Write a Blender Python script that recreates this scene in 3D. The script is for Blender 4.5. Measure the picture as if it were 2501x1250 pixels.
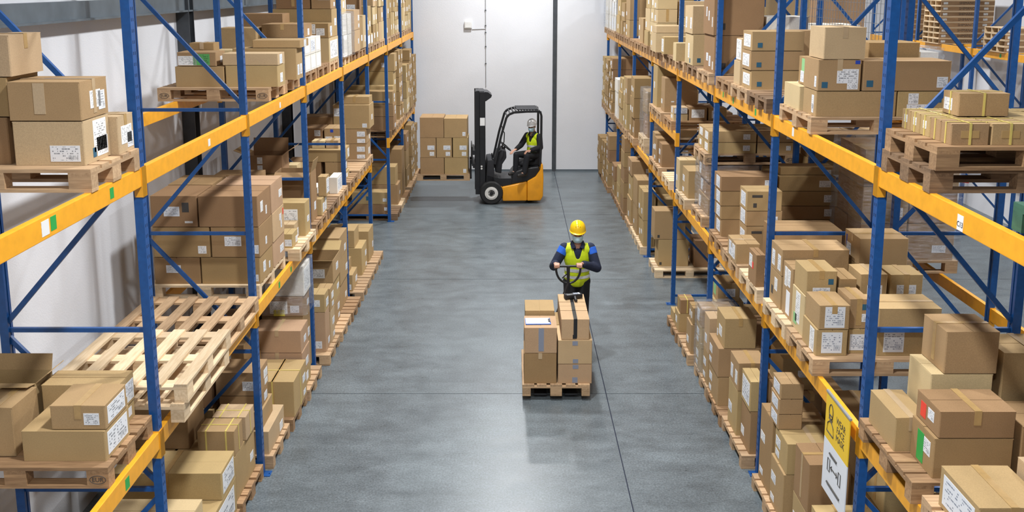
import bpy, bmesh, math, random
from mathutils import Vector, Matrix, Euler

for _o in list(bpy.data.objects):
    bpy.data.objects.remove(_o, do_unlink=True)
SC = bpy.context.scene
COL = SC.collection
R = random.Random(7)

# ------------------------------------------------------------------ camera
F_PX, PPX, PPY, HOR = 2440.0, 1246.0, 417.0, -40.0
PITCH = math.atan((PPY - HOR) / F_PX)
CAM_H = 5.0
cd = bpy.data.cameras.new('camera')
cam = bpy.data.objects.new('camera', cd)
COL.objects.link(cam)
cam.location = (0, 0, CAM_H)
cam.rotation_euler = (math.pi / 2 - PITCH, 0, 0)
cd.sensor_width = 36
cd.lens = F_PX / 2501 * 36
cd.shift_y = (PPY - 625) / 2501
cd.shift_x = (1250.5 - PPX) / 2501
cd.clip_end = 200
SC.camera = cam

# ------------------------------------------------------------------ view, world, lights
SC.view_settings.view_transform = 'Standard'
SC.view_settings.look = 'None'
SC.view_settings.gamma = 1
SC.view_settings.use_curve_mapping = False
SC.view_settings.exposure = -0.18
wd = bpy.data.worlds.new('world')
SC.world = wd
wd.use_nodes = True
wd.node_tree.nodes['Background'].inputs[0].default_value = (0.5, 0.56, 0.65, 1)
wd.node_tree.nodes['Background'].inputs[1].default_value = 0.005

# the hall's ceiling lamps: one even row over each aisle, all alike, above the top of the picture (x, y, z)
LAMPS = [(0.0, -4.6 + 4.8 * i, 7.9) for i in range(7)] + [(6.9, 8.5, 7.9), (6.9, 15.5, 7.9), (6.9, 22.5, 7.9)]
for _i, (_x, _y, _z) in enumerate(LAMPS):
    _n = 'ceiling_light_%s_%d_offscreen' % (('main', _i + 1) if _i < 7 else ('side', _i - 6))
    ld = bpy.data.lights.new(_n, 'AREA')
    ld.shape = 'DISK'; ld.size = 0.55; ld.energy = 360; ld.color = (0.97, 0.985, 1.0)
    ld.spread = math.radians(150)
    lo = bpy.data.objects.new(_n, ld)
    lo.location = (_x, _y, _z - 0.02)
    COL.objects.link(lo)

# ------------------------------------------------------------------ photograph-to-place helpers
CT, ST = math.cos(PITCH), math.sin(PITCH)
FC = F_PX / CT
def q_at(y, Y):                       # height below the camera of a point at distance Y seen on row y
    d = y - HOR
    return d * Y * CT / (FC - d * ST)
def z_at(y, Y): return CAM_H - q_at(y, Y)
def Y_at(y, z):                       # distance of a point of height z seen on row y
    q = CAM_H - z
    return (FC * q / (y - HOR) - q * ST) / CT
def x_at(px, Y, z):
    return (px - PPX) * (Y * CT + (CAM_H - z) * ST) / F_PX

# ------------------------------------------------------------------ materials
MATS = {}
def _new(name):
    m = bpy.data.materials.new(name); m.use_nodes = True
    nt = m.node_tree; b = nt.nodes['Principled BSDF']
    MATS[name] = m
    return m, nt, b
def N(nt, t, **kw):
    n = nt.nodes.new(t)
    for k, v in kw.items():
        if k.startswith('i_'):
            n.inputs[k[2:].replace('_', ' ')].default_value = v
        else:
            setattr(n, k, v)
    return n
def plain(name, col, rough=0.6, metal=0.0, var=0.08, scale=12.0, bump=0.0, spec=0.5):
    m, nt, b = _new(name)
    tc = N(nt, 'ShaderNodeTexCoord')
    nz = N(nt, 'ShaderNodeTexNoise', i_Scale=scale, i_Detail=4.0)
    nt.links.new(tc.outputs['Object'], nz.inputs['Vector'])
    hsv = N(nt, 'ShaderNodeHueSaturation')
    hsv.inputs['Color'].default_value = (*col, 1)
    mr = N(nt, 'ShaderNodeMapRange')
    mr.inputs['To Min'].default_value = 1 - var * 2; mr.inputs['To Max'].default_value = 1 + var * 2
    nt.links.new(nz.outputs['Fac'], mr.inputs['Value'])
    nt.links.new(mr.outputs[0], hsv.inputs['Value'])
    nt.links.new(hsv.outputs[0], b.inputs['Base Color'])
    b.inputs['Roughness'].default_value = rough
    b.inputs['Metallic'].default_value = metal
    b.inputs['Specular IOR Level'].default_value = spec
    if bump:
        bp = N(nt, 'ShaderNodeBump', i_Strength=bump, i_Distance=0.01)
        nt.links.new(nz.outputs['Fac'], bp.inputs['Height'])
        nt.links.new(bp.outputs[0], b.inputs['Normal'])
    return m

def cardboard(name, col):
    m, nt, b = _new(name)
    tc = N(nt, 'ShaderNodeTexCoord')
    oi = N(nt, 'ShaderNodeObjectInfo')
    n1 = N(nt, 'ShaderNodeTexNoise', i_Scale=3.0, i_Detail=5.0, i_Roughness=0.6)
    n2 = N(nt, 'ShaderNodeTexNoise', i_Scale=170.0, i_Detail=3.0)
    off = N(nt, 'ShaderNodeVectorMath', operation='ADD')
    sc = N(nt, 'ShaderNodeVectorMath', operation='SCALE'); sc.inputs['Scale'].default_value = 40.0
    cmb = N(nt, 'ShaderNodeCombineXYZ')
    for i in range(3): nt.links.new(oi.outputs['Random'], cmb.inputs[i])
    nt.links.new(cmb.outputs[0], sc.inputs[0]); nt.links.new(sc.outputs[0], off.inputs[1])
    nt.links.new(tc.outputs['Object'], off.inputs[0])
    nt.links.new(off.outputs[0], n1.inputs['Vector']); nt.links.new(tc.outputs['Object'], n2.inputs['Vector'])
    a = N(nt, 'ShaderNodeMath', operation='MULTIPLY_ADD'); a.inputs[1].default_value = 0.30; a.inputs[2].default_value = 0.53
    nt.links.new(n1.outputs['Fac'], a.inputs[0])
    c = N(nt, 'ShaderNodeMath', operation='MULTIPLY_ADD'); c.inputs[1].default_value = 0.55
    nt.links.new(n2.outputs['Fac'], c.inputs[0]); nt.links.new(a.outputs[0], c.inputs[2])
    d = N(nt, 'ShaderNodeMath', operation='MULTIPLY_ADD'); d.inputs[1].default_value = 0.22
    nt.links.new(oi.outputs['Random'], d.inputs[0]); nt.links.new(c.outputs[0], d.inputs[2])
    hsv = N(nt, 'ShaderNodeHueSaturation'); hsv.inputs['Color'].default_value = (*col, 1)
    nt.links.new(d.outputs[0], hsv.inputs['Value'])
    hv = N(nt, 'ShaderNodeMath', operation='MULTIPLY_ADD'); hv.inputs[1].default_value = 0.02; hv.inputs[2].default_value = 0.49
    nt.links.new(oi.outputs['Random'], hv.inputs[0]); nt.links.new(hv.outputs[0], hsv.inputs['Hue'])
    nt.links.new(hsv.outputs[0], b.inputs['Base Color'])
    b.inputs['Roughness'].default_value = 0.82
    b.inputs['Specular IOR Level'].default_value = 0.25
    return m

cardboard('card', (0.36, 0.242, 0.116))
cardboard('card_brown', (0.29, 0.18, 0.085))
cardboard('card_pale', (0.47, 0.345, 0.195))
cardboard('card_pink', (0.43, 0.285, 0.165))
CARDS = ['card', 'card', 'card_brown', 'card_pale', 'card', 'card_pink']
cardboard('card_white', (0.62, 0.58, 0.52))
plain('card_inner', (0.30, 0.20, 0.12), 0.85)
plain('tape', (0.42, 0.27, 0.11), 0.28, var=0.1, scale=30)
plain('tape_clear', (0.47, 0.34, 0.20), 0.15)
plain('tape_black', (0.015, 0.015, 0.017), 0.3)
plain('tape_red', (0.55, 0.05, 0.05), 0.35)
plain('strap_yellow', (0.62, 0.50, 0.14), 0.4)
plain('print_blue', (0.02, 0.10, 0.17), 0.7, var=0.3, scale=60)
plain('print_dark', (0.05, 0.045, 0.04), 0.75, var=0.2)
plain('sticker_green', (0.02, 0.33, 0.06), 0.45)
plain('sticker_greenpale', (0.25, 0.5, 0.22), 0.6)
plain('sticker_red', (0.75, 0.05, 0.03), 0.45)
plain('sticker_blue', (0.02, 0.06, 0.4), 0.45)
plain('sticker_yellow', (0.75, 0.66, 0.05), 0.45)
plain('paper', (0.75, 0.76, 0.78), 0.6, var=0.03)
plain('blue_paint', (0.008, 0.072, 0.25), 0.38, var=0.16, scale=25, bump=0.05)
plain('orange_paint', (0.80, 0.36, 0.018), 0.42, var=0.10, scale=14, bump=0.04)
plain('slot_shade_blue', (0.004, 0.022, 0.075), 0.7)  # blue darkened to stand for shade inside the upright holes
plain('slot_dark', (0.008, 0.012, 0.03), 0.8)
plain('dark_steel', (0.055, 0.062, 0.072), 0.5, var=0.15, scale=10)
plain('girt_steel', (0.12, 0.145, 0.165), 0.5, var=0.15, scale=6)
plain('galv', (0.45, 0.46, 0.47), 0.45, metal=0.6)
plain('black', (0.012, 0.012, 0.014), 0.42)
plain('black_matte', (0.014, 0.014, 0.017), 0.75)
plain('rubber', (0.012, 0.012, 0.012), 0.7)
plain('fork_orange', (0.80, 0.33, 0.012), 0.35, var=0.10, scale=7)
plain('rim_white', (0.68, 0.66, 0.62), 0.4)
plain('white_plastic', (0.78, 0.78, 0.76), 0.4)
plain('helmet_yellow', (0.86, 0.55, 0.01), 0.3, var=0.03)
plain('helmet_white', (0.80, 0.80, 0.80), 0.3, var=0.03)
plain('vest', (0.58, 0.72, 0.008), 0.65, var=0.08, scale=9, bump=0.3)
plain('reflective', (0.62, 0.64, 0.66), 0.35, metal=0.2)
plain('jacket', (0.010, 0.016, 0.042), 0.85, var=0.2, scale=14, bump=0.5)
plain('jacket_black', (0.009, 0.009, 0.012), 0.85, var=0.2, scale=14, bump=0.5)
plain('jacket_blue', (0.015, 0.12, 0.60), 0.75)
plain('trousers', (0.008, 0.009, 0.012), 0.85)
plain('skin', (0.52, 0.28, 0.19), 0.5, var=0.05)
plain('mask_blue', (0.52, 0.76, 0.86), 0.75, var=0.04)
plain('hair', (0.03, 0.018, 0.01), 0.7)
plain('shoe', (0.02, 0.018, 0.016), 0.6)
plain('tshirt', (0.40, 0.58, 0.70), 0.8)
plain('sign_yellow', (0.80, 0.52, 0.02), 0.45, var=0.02)
plain('sign_white', (0.72, 0.74, 0.78), 0.45, var=0.02)
plain('block_green', (0.03, 0.10, 0.06), 0.8, var=0.25)
plain('wire', (0.25, 0.26, 0.27), 0.5, metal=0.5)
plain('lamp_housing', (0.3, 0.3, 0.3), 0.4, metal=0.7)
plain('guard_yellow', (0.85, 0.6, 0.02), 0.4)

def wood(name, c1, c2):
    m, nt, b = _new(name)
    tc = N(nt, 'ShaderNodeTexCoord'); oi = N(nt, 'ShaderNodeObjectInfo')
    mp = N(nt, 'ShaderNodeMapping'); mp.inputs['Scale'].default_value = (2.5, 30, 30)
    off = N(nt, 'ShaderNodeVectorMath', operation='ADD')
    cmb = N(nt, 'ShaderNodeCombineXYZ')
    sc = N(nt, 'ShaderNodeVectorMath', operation='SCALE'); sc.inputs['Scale'].default_value = 30.0
    for i in range(3): nt.links.new(oi.outputs['Random'], cmb.inputs[i])
    nt.links.new(cmb.outputs[0], sc.inputs[0])
    nt.links.new(tc.outputs['Object'], off.inputs[0]); nt.links.new(sc.outputs[0], off.inputs[1])
    nt.links.new(off.outputs[0], mp.inputs['Vector'])
    nz = N(nt, 'ShaderNodeTexNoise', i_Scale=1.6, i_Detail=6.0, i_Roughness=0.65)
    nt.links.new(mp.outputs[0], nz.inputs['Vector'])
    cr = N(nt, 'ShaderNodeValToRGB')
    cr.color_ramp.elements[0].color = (*c1, 1); cr.color_ramp.elements[0].position = 0.3
    cr.color_ramp.elements[1].color = (*c2, 1); cr.color_ramp.elements[1].position = 0.7
    nt.links.new(nz.outputs['Fac'], cr.inputs[0])
    hsv = N(nt, 'ShaderNodeHueSaturation')
    a = N(nt, 'ShaderNodeMath', operation='MULTIPLY_ADD'); a.inputs[1].default_value = 0.45; a.inputs[2].default_value = 0.78
    nt.links.new(oi.outputs['Random'], a.inputs[0]); nt.links.new(a.outputs[0], hsv.inputs['Value'])
    nt.links.new(cr.outputs[0], hsv.inputs['Color']); nt.links.new(hsv.outputs[0], b.inputs['Base Color'])
    b.inputs['Roughness'].default_value = 0.75
    bp = N(nt, 'ShaderNodeBump', i_Strength=0.3, i_Distance=0.004)
    nt.links.new(nz.outputs['Fac'], bp.inputs['Height']); nt.links.new(bp.outputs[0], b.inputs['Normal'])
    return m
wood('wood_old', (0.22, 0.12, 0.055), (0.42, 0.255, 0.125))
wood('wood', (0.34, 0.21, 0.11), (0.55, 0.37, 0.21))
wood('wood_new', (0.52, 0.37, 0.21), (0.72, 0.56, 0.37))
wood('wood_dark', (0.12, 0.068, 0.036), (0.27, 0.165, 0.085))

def label_mat(name, base, ink, rows, seed):
    m, nt, b = _new(name)
    tc = N(nt, 'ShaderNodeTexCoord'); oi = N(nt, 'ShaderNodeObjectInfo')
    sp = N(nt, 'ShaderNodeSeparateXYZ'); nt.links.new(tc.outputs['Object'], sp.inputs[0])
    def M(op, a, b_=None, c=None):
        n = N(nt, 'ShaderNodeMath', operation=op)
        for i, v in enumerate((a, b_, c)):
            if v is None: continue
            if isinstance(v, (int, float)): n.inputs[i].default_value = v
            else: nt.links.new(v, n.inputs[i])
        return n.outputs[0]
    u = M('ADD', sp.outputs['X'], 0.5); v = M('ADD', sp.outputs['Z'], 0.5)
    vr = M('MULTIPLY', v, rows); row = M('FLOOR', vr); fr = M('FRACT', vr)
    inrow = M('MULTIPLY', M('GREATER_THAN', fr, 0.28), M('LESS_THAN', fr, 0.80))
    cm = N(nt, 'ShaderNodeCombineXYZ')
    nt.links.new(M('MULTIPLY', u, 9.0), cm.inputs[0]); nt.links.new(M('MULTIPLY', row, 5.3), cm.inputs[1])
    nt.links.new(M('MULTIPLY_ADD', oi.outputs['Random'], 50.0, seed), cm.inputs[2])
    n1 = N(nt, 'ShaderNodeTexNoise', i_Scale=1.0, i_Detail=1.0); nt.links.new(cm.outputs[0], n1.inputs['Vector'])
    words = M('GREATER_THAN', n1.outputs['Fac'], 0.52)
    cm2 = N(nt, 'ShaderNodeCombineXYZ'); nt.links.new(M('MULTIPLY', u, 46.0), cm2.inputs[0]); nt.links.new(row, cm2.inputs[1])
    n2 = N(nt, 'ShaderNodeTexNoise', i_Scale=1.0, i_Detail=0.0); nt.links.new(cm2.outputs[0], n2.inputs['Vector'])
    letters = M('GREATER_THAN', n2.outputs['Fac'], 0.43)
    mar = M('MULTIPLY', M('MULTIPLY', M('GREATER_THAN', u, 0.07), M('LESS_THAN', u, 0.93)),
            M('MULTIPLY', M('GREATER_THAN', v, 0.08), M('LESS_THAN', v, 0.93)))
    ink_f = M('MULTIPLY', M('MULTIPLY', inrow, words), M('MULTIPLY', letters, mar))
    bar_r = M('MULTIPLY', M('MULTIPLY', M('GREATER_THAN', u, 0.60), M('LESS_THAN', u, 0.92)),
              M('MULTIPLY', M('GREATER_THAN', v, 0.12), M('LESS_THAN', v, 0.38)))
    fac = M('MULTIPLY', M('MAXIMUM', ink_f, M('MULTIPLY', bar_r, M('GREATER_THAN', n2.outputs['Fac'], 0.52))), 0.8)
    mx = N(nt, 'ShaderNodeMix', data_type='RGBA')
    mx.inputs['A'].default_value = (*base, 1); mx.inputs['B'].default_value = (*ink, 1)
    nt.links.new(fac, mx.inputs['Factor']); nt.links.new(mx.outputs['Result'], b.inputs['Base Color'])
    b.inputs['Roughness'].default_value = 0.5
    return m
label_mat('label_a', (0.74, 0.75, 0.77), (0.06, 0.07, 0.09), 7, 1.0)
label_mat('label_b', (0.70, 0.72, 0.75), (0.10, 0.13, 0.2), 10, 9.0)
label_mat('label_c', (0.78, 0.78, 0.77), (0.12, 0.12, 0.12), 14, 17.0)
label_mat('label_green', (0.10, 0.38, 0.10), (0.03, 0.10, 0.03), 6, 3.0)
label_mat('label_wood', (0.72, 0.72, 0.70), (0.05, 0.05, 0.05), 3, 4.0)

def film_mat():
    m, nt, b = _new('film')
    nt.nodes.remove(b)
    out = nt.nodes['Material Output']
    tc = N(nt, 'ShaderNodeTexCoord')
    mp = N(nt, 'ShaderNodeMapping'); mp.inputs['Scale'].default_value = (5, 5, 26)
    mp.inputs['Rotation'].default_value = (0.15, 0.12, 0)
    nt.links.new(tc.outputs['Object'], mp.inputs['Vector'])
    nz = N(nt, 'ShaderNodeTexNoise', i_Scale=1.4, i_Detail=6.0, i_Roughness=0.7)
    nt.links.new(mp.outputs[0], nz.inputs['Vector'])
    bp = N(nt, 'ShaderNodeBump', i_Strength=0.9, i_Distance=0.03)
    nt.links.new(nz.outputs['Fac'], bp.inputs['Height'])
    gl = N(nt, 'ShaderNodeBsdfGlossy'); gl.inputs['Roughness'].default_value = 0.16
    gl.inputs['Color'].default_value = (0.95, 0.96, 1, 1)
    df = N(nt, 'ShaderNodeBsdfDiffuse'); df.inputs['Color'].default_value = (0.75, 0.76, 0.78, 1)
    tr = N(nt, 'ShaderNodeBsdfTransparent'); tr.inputs['Color'].default_value = (0.93, 0.94, 0.95, 1)
    nt.links.new(bp.outputs[0], gl.inputs['Normal']); nt.links.new(bp.outputs[0], df.inputs['Normal'])
    m1 = N(nt, 'ShaderNodeMixShader'); m1.inputs[0].default_value = 0.55
    nt.links.new(df.outputs[0], m1.inputs[1]); nt.links.new(gl.outputs[0], m1.inputs[2])
    mr = N(nt, 'ShaderNodeMapRange'); mr.inputs['From Min'].default_value = 0.35; mr.inputs['From Max'].default_value = 0.75
    mr.inputs['To Min'].default_value = 0.03; mr.inputs['To Max'].default_value = 0.42
    nt.links.new(nz.outputs['Fac'], mr.inputs['Value'])
    m2 = N(nt, 'ShaderNodeMixShader')
    nt.links.new(mr.outputs[0], m2.inputs[0]); nt.links.new(tr.outputs[0], m2.inputs[1]); nt.links.new(m1.outputs[0], m2.inputs[2])
    nt.links.new(m2.outputs[0], out.inputs['Surface'])
film_mat()

def floor_mat(name, c0, c1):
    m, nt, b = _new(name)
    tc = N(nt, 'ShaderNodeTexCoord')
    n1 = N(nt, 'ShaderNodeTexNoise', i_Scale=0.7, i_Detail=8.0, i_Roughness=0.62)
    n2 = N(nt, 'ShaderNodeTexNoise', i_Scale=48.0, i_Detail=6.0, i_Roughness=0.8)
    mp = N(nt, 'ShaderNodeMapping'); mp.inputs['Scale'].default_value = (0.9, 1.6, 1)
    n3 = N(nt, 'ShaderNodeTexNoise', i_Scale=2.6, i_Detail=9.0, i_Roughness=0.72)
    for s_, d in ((tc.outputs['Object'], n1), (tc.outputs['Object'], n2), (mp.outputs[0], n3)):
        nt.links.new(s_, d.inputs['Vector'])
    nt.links.new(tc.outputs['Object'], mp.inputs['Vector'])
    cr = N(nt, 'ShaderNodeValToRGB')
    e = cr.color_ramp.elements
    e[0].position = 0.36; e[0].color = (*c0, 1)
    e[1].position = 0.62; e[1].color = (*c1, 1)
    a = N(nt, 'ShaderNodeMath', operation='MULTIPLY_ADD'); a.inputs[1].default_value = 0.45
    nt.links.new(n1.outputs['Fac'], a.inputs[0])
    c = N(nt, 'ShaderNodeMath', operation='MULTIPLY'); c.inputs[1].default_value = 0.55
    nt.links.new(n3.outputs['Fac'], c.inputs[0]); nt.links.new(c.outputs[0], a.inputs[2])
    nt.links.new(a.outputs[0], cr.inputs[0])
    st = N(nt, 'ShaderNodeMapRange'); st.inputs['From Min'].default_value = 0.32; st.inputs['From Max'].default_value = 0.68
    st.inputs['To Min'].default_value = 0.45; st.inputs['To Max'].default_value = 1.55
    nt.links.new(n2.outputs['Fac'], st.inputs['Value'])
    mx = N(nt, 'ShaderNodeVectorMath', operation='SCALE')
    nt.links.new(cr.outputs[0], mx.inputs[0]); nt.links.new(st.outputs[0], mx.inputs['Scale'])
    nt.links.new(mx.outputs[0], b.inputs['Base Color'])
    rr = N(nt, 'ShaderNodeMapRange'); rr.inputs['To Min'].default_value = 0.16; rr.inputs['To Max'].default_value = 0.50
    nt.links.new(n3.outputs['Fac'], rr.inputs['Value']); nt.links.new(rr.outputs[0], b.inputs['Roughness'])
    bp = N(nt, 'ShaderNodeBump', i_Strength=0.06, i_Distance=0.003)
    nt.links.new(n2.outputs['Fac'], bp.inputs['Height']); nt.links.new(bp.outputs[0], b.inputs['Normal'])
floor_mat('concrete', (0.080, 0.094, 0.102), (0.150, 0.178, 0.192))
def wall_mat(name, col, var=0.03):
    m = plain(name, col, 0.8, var=var, scale=1.2)
    nt = m.node_tree; b = nt.nodes['Principled BSDF']
    nz = N(nt, 'ShaderNodeTexNoise', i_Scale=60.0, i_Detail=5.0)
    tc = N(nt, 'ShaderNodeTexCoord'); nt.links.new(tc.outputs['Object'], nz.inputs['Vector'])
    bp = N(nt, 'ShaderNodeBump', i_Strength=0.25, i_Distance=0.01)
    nt.links.new(nz.outputs['Fac'], bp.inputs['Height']); nt.links.new(bp.outputs[0], b.inputs['Normal'])
wall_mat('wall_white', (0.72, 0.73, 0.76))
wall_mat('ceiling_paint', (0.45, 0.46, 0.48))

# ------------------------------------------------------------------ mesh helpers
class MB:
    def __init__(s): s.v = []; s.f = []
    def add(s, vs, fs):
        o = len(s.v); s.v += [tuple(v) for v in vs]; s.f += [tuple(i + o for i in f) for f in fs]; return s
    def box(s, x0, x1, y0, y1, z0, z1, c=0.0):
        if c <= 0:
            return s.add([(x0,y0,z0),(x1,y0,z0),(x1,y1,z0),(x0,y1,z0),(x0,y0,z1),(x1,y0,z1),(x1,y1,z1),(x0,y1,z1)],
                         [(0,3,2,1),(4,5,6,7),(0,1,5,4),(1,2,6,5),(2,3,7,6),(3,0,4,7)])
        bm = bmesh.new()
        bmesh.ops.create_cube(bm, size=1)
        for v in bm.verts:
            v.co = Vector((x0 + (v.co.x + .5) * (x1 - x0), y0 + (v.co.y + .5) * (y1 - y0), z0 + (v.co.z + .5) * (z1 - z0)))
        bmesh.ops.bevel(bm, geom=bm.edges[:], offset=c, segments=2, affect='EDGES', profile=0.6)
        return s.bm(bm)
    def bm(s, bm):
        bm.verts.index_update()
        s.add([v.co[:] for v in bm.verts], [[v.index for v in f.verts] for f in bm.faces]); bm.free(); return s
    def xf(s, m):
        s.v = [tuple(m @ Vector(v)) for v in s.v]; return s
    def merge(s, o): return s.add(o.v, o.f)
    def bar(s, p, q, w, h, up=(0, 0, 1)):           # rectangular bar from p to q
        p, q = Vector(p), Vector(q); d = (q - p).normalized(); u = Vector(up)
        if abs(d.dot(u)) > 0.99: u = Vector((1, 0, 0))
        a = d.cross(u).normalized() * w / 2; b = a.cross(d).normalized() * h / 2
        vs = [p - a - b, p + a - b, p + a + b, p - a + b, q - a - b, q + a - b, q + a + b, q - a + b]
        return s.add(vs, [(0,1,2,3),(7,6,5,4),(0,4,5,1),(1,5,6,2),(2,6,7,3),(3,7,4,0)])
    def tube(s, pts, r, n=8, cap=True, closed=False):
        pts = [Vector(p) for p in pts]; rs = r if isinstance(r, (list, tuple)) else [r] * len(pts)
        o = len(s.v); L = len(pts)
        prev = None
        for i, p in enumerate(pts):
            if closed: t = (pts[(i + 1) % L] - pts[i - 1])
            else: t = pts[min(i + 1, L - 1)] - pts[max(i - 1, 0)]
            t.normalize()
            u = prev if prev is not None else (Vector((0, 0, 1)) if abs(t.z) < 0.9 else Vector((1, 0, 0)))
            a = (u - t * u.dot(t))
            if a.length < 1e-4: a = t.orthogonal()
            a.normalize(); b = t.cross(a); prev = a
            for k in range(n):
                an = 2 * math.pi * k / n
                s.v.append(tuple(p + (a * math.cos(an) + b * math.sin(an)) * rs[i]))
        for i in range(L if closed else L - 1):
            j = (i + 1) % L
            for k in range(n):
                k2 = (k + 1) % n
                s.f.append((o + i*n + k, o + i*n + k2, o + j*n + k2, o + j*n + k))
        if cap and not closed:
            s.f.append(tuple(o + k for k in reversed(range(n)))); s.f.append(tuple(o + (L-1)*n + k for k in range(n)))
        return s
    def lathe(s, prof, n=24, axis='z', c=(0, 0, 0)):
        o = len(s.v)
        for r, h in prof:
            for k in range(n):
                a = 2 * math.pi * k / n; p = (r * math.cos(a), r * math.sin(a), h)
                if axis == 'y': p = (p[0], p[2], -p[1])
                if axis == 'x': p = (p[2], p[0], p[1])
                s.v.append((p[0] + c[0], p[1] + c[1], p[2] + c[2]))
        for i in range(len(prof) - 1):
            for k in range(n):
                k2 = (k + 1) % n
                s.f.append((o + i*n + k, o + i*n + k2, o + (i+1)*n + k2, o + (i+1)*n + k))
        s.f.append(tuple(o + k for k in reversed(range(n)))); s.f.append(tuple(o + (len(prof)-1)*n + k for k in range(n)))
        return s
    def prism(s, poly, y0, y1):                      # polygon in XZ extruded along Y
        n = len(poly); o = len(s.v)
        s.v += [(x, y0, z) for x, z in poly] + [(x, y1, z) for x, z in poly]
        s.f.append(tuple(o + i for i in range(n))); s.f.append(tuple(o + n + i for i in reversed(range(n))))
        for i in range(n):
            j = (i + 1) % n; s.f.append((o + j, o + i, o + n + i, o + n + j))
        return s
    def mesh(s, name, mat, smooth=False):
        me = bpy.data.meshes.new(name); me.from_pydata(s.v, [], s.f); me.update()
        bm = bmesh.new(); bm.from_mesh(me); bmesh.ops.recalc_face_normals(bm, faces=bm.faces[:]); bm.to_mesh(me); bm.free()
        if mat: me.materials.append(MATS[mat])
        if smooth:
            me.polygons.foreach_set('use_smooth', [True] * len(me.polygons))
            if smooth != 'all':
                try: me.set_sharp_from_angle(angle=math.radians(38))
                except Exception: pass
        return me
    def build(s, name, mat, parent=None, smooth=False, loc=None, kind=None):
        return link(name, s.mesh(name, mat, smooth), parent, loc, kind=kind)

def link(name, me, parent=None, loc=None, rot=None, scale=None, kind=None):
    o = bpy.data.objects.new(name, me); COL.objects.link(o)
    if parent: o.parent = parent
    if loc is not None: o.location = loc
    if rot is not None: o.rotation_euler = rot
    if scale is not None: o.scale = scale
    if kind: o['kind'] = kind
    return o
def thing(name, label, cat, loc=(0, 0, 0), rotz=0.0, group=None):
    o = link(name, None, None, loc, (0, 0, rotz)); return tag(o, label, cat, group)
def tag(o, label, cat, group=None):
    o['label'] = label; o['category'] = cat
    if group: o['group'] = group
    return o
def text_mesh(txt, size, mat, align='CENTER', extrude=0.0006):
    cu = bpy.data.curves.new('txt', 'FONT'); cu.body = txt; cu.size = size
    cu.align_x = align; cu.align_y = 'CENTER'; cu.extrude = extrude; cu.resolution_u = 2
    t = bpy.data.objects.new('txt', cu); COL.objects.link(t)
    dg = bpy.context.evaluated_depsgraph_get()
    me = bpy.data.meshes.new_from_object(t.evaluated_get(dg)); me.name = 'lettering'
    bpy.data.objects.remove(t, do_unlink=True); bpy.data.curves.remove(cu)
    me.materials.clear(); me.materials.append(MATS[mat])
    return me

# ------------------------------------------------------------------ the hall
XL, XR, YE, YB, ZC = -4.12, 10.5, 26.72, -12.0, 8.6
def struct(name, mb, mat, kind='structure', parent=None):
    return mb.build(name, mat, parent, kind=kind)
JX, JYS = 1.19, [6.8, 11.68, 16.57, 21.45]
fl = MB(); fl.box(XL - .3, XR + .3, YB - .3, YE + .3, -0.3, -0.004)
floor = struct('floor', fl, 'slot_dark')
xs = [XL - .3, JX, 6.07, XR + .3]; ys = [YB - .3, -7.8, -2.96, 1.92] + JYS + [YE + .3]
for i in range(3):
    for j in range(len(ys) - 1):
        s_ = MB().box(xs[i] + .006, xs[i+1] - .006, ys[j] + .006, ys[j+1] - .006, -0.1, 0.0)
        s_.build('slab', 'concrete', floor)
struct('wall_left', MB().box(XL - .2, XL, YB, YE, 0, ZC), 'wall_white')
we = struct('wall_end', MB().box(XL - .2, XR + .2, YE, YE + .2, 0, ZC), 'slot_dark')
for a, b in ((XL - .2, 1.13), (1.24, 6.1), (6.12, XR + .2)):
    MB().box(a, b, YE - .06, YE + .01, 0, ZC).build('panel', 'wall_white', we)
struct('wall_right', MB().box(XR, XR + .2, YB, YE, 0, ZC), 'wall_white')
struct('wall_back', MB().box(XL - .2, XR + .2, YB - .2, YB, 0, ZC), 'wall_white')
struct('ceiling', MB().box(XL - .2, XR + .2, YB, YE, ZC, ZC + .2), 'ceiling_paint')
YE -= .06
# steel columns and girts on the side wall
for i, y in enumerate((7.0, 12.55, 18.0, 23.5)):
    c = MB().box(XL, XL + .16, y - .1, y - .085, 0, ZC).box(XL, XL + .16, y + .085, y + .1, 0, ZC).box(XL + .07, XL + .09, y - .09, y + .09, 0, ZC)
    struct('trim_%d' % (i + 1), c, 'dark_steel')
g = MB().box(XL, XL + .12, YB, YE, 4.68, 4.84).box(XL, XL + .16, YB, YE, 4.66, 4.68)
struct('trim_5', g, 'girt_steel')
c = MB().box(1.135, 1.235, YE - .03, YE + .03, 0, ZC)
struct('trim_6', c, 'dark_steel')
c = MB().box(XL, XR, YE - .02, YE, 0, 0.05)
struct('baseboard_end', c, 'girt_steel')
# ------------------------------------------------------------------ pallet racks
PY = [9.61 + 2.8 * i for i in range(-3, 7)]          # upright positions along the aisle: index 2 stands at 6.81
PY = [p for p in PY if p > 3.9 and p < 26.6]         # 4.01 ... 26.41
U_TOP, M_TOP, X_TOP = 3.75, 1.805, 2.74
BH = 0.13
UD, MD, XD = U_TOP + .144, M_TOP + .144, X_TOP + .144
NODES = [0.14, 1.34, 2.57, 3.80, 5.02, 6.0]

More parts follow.
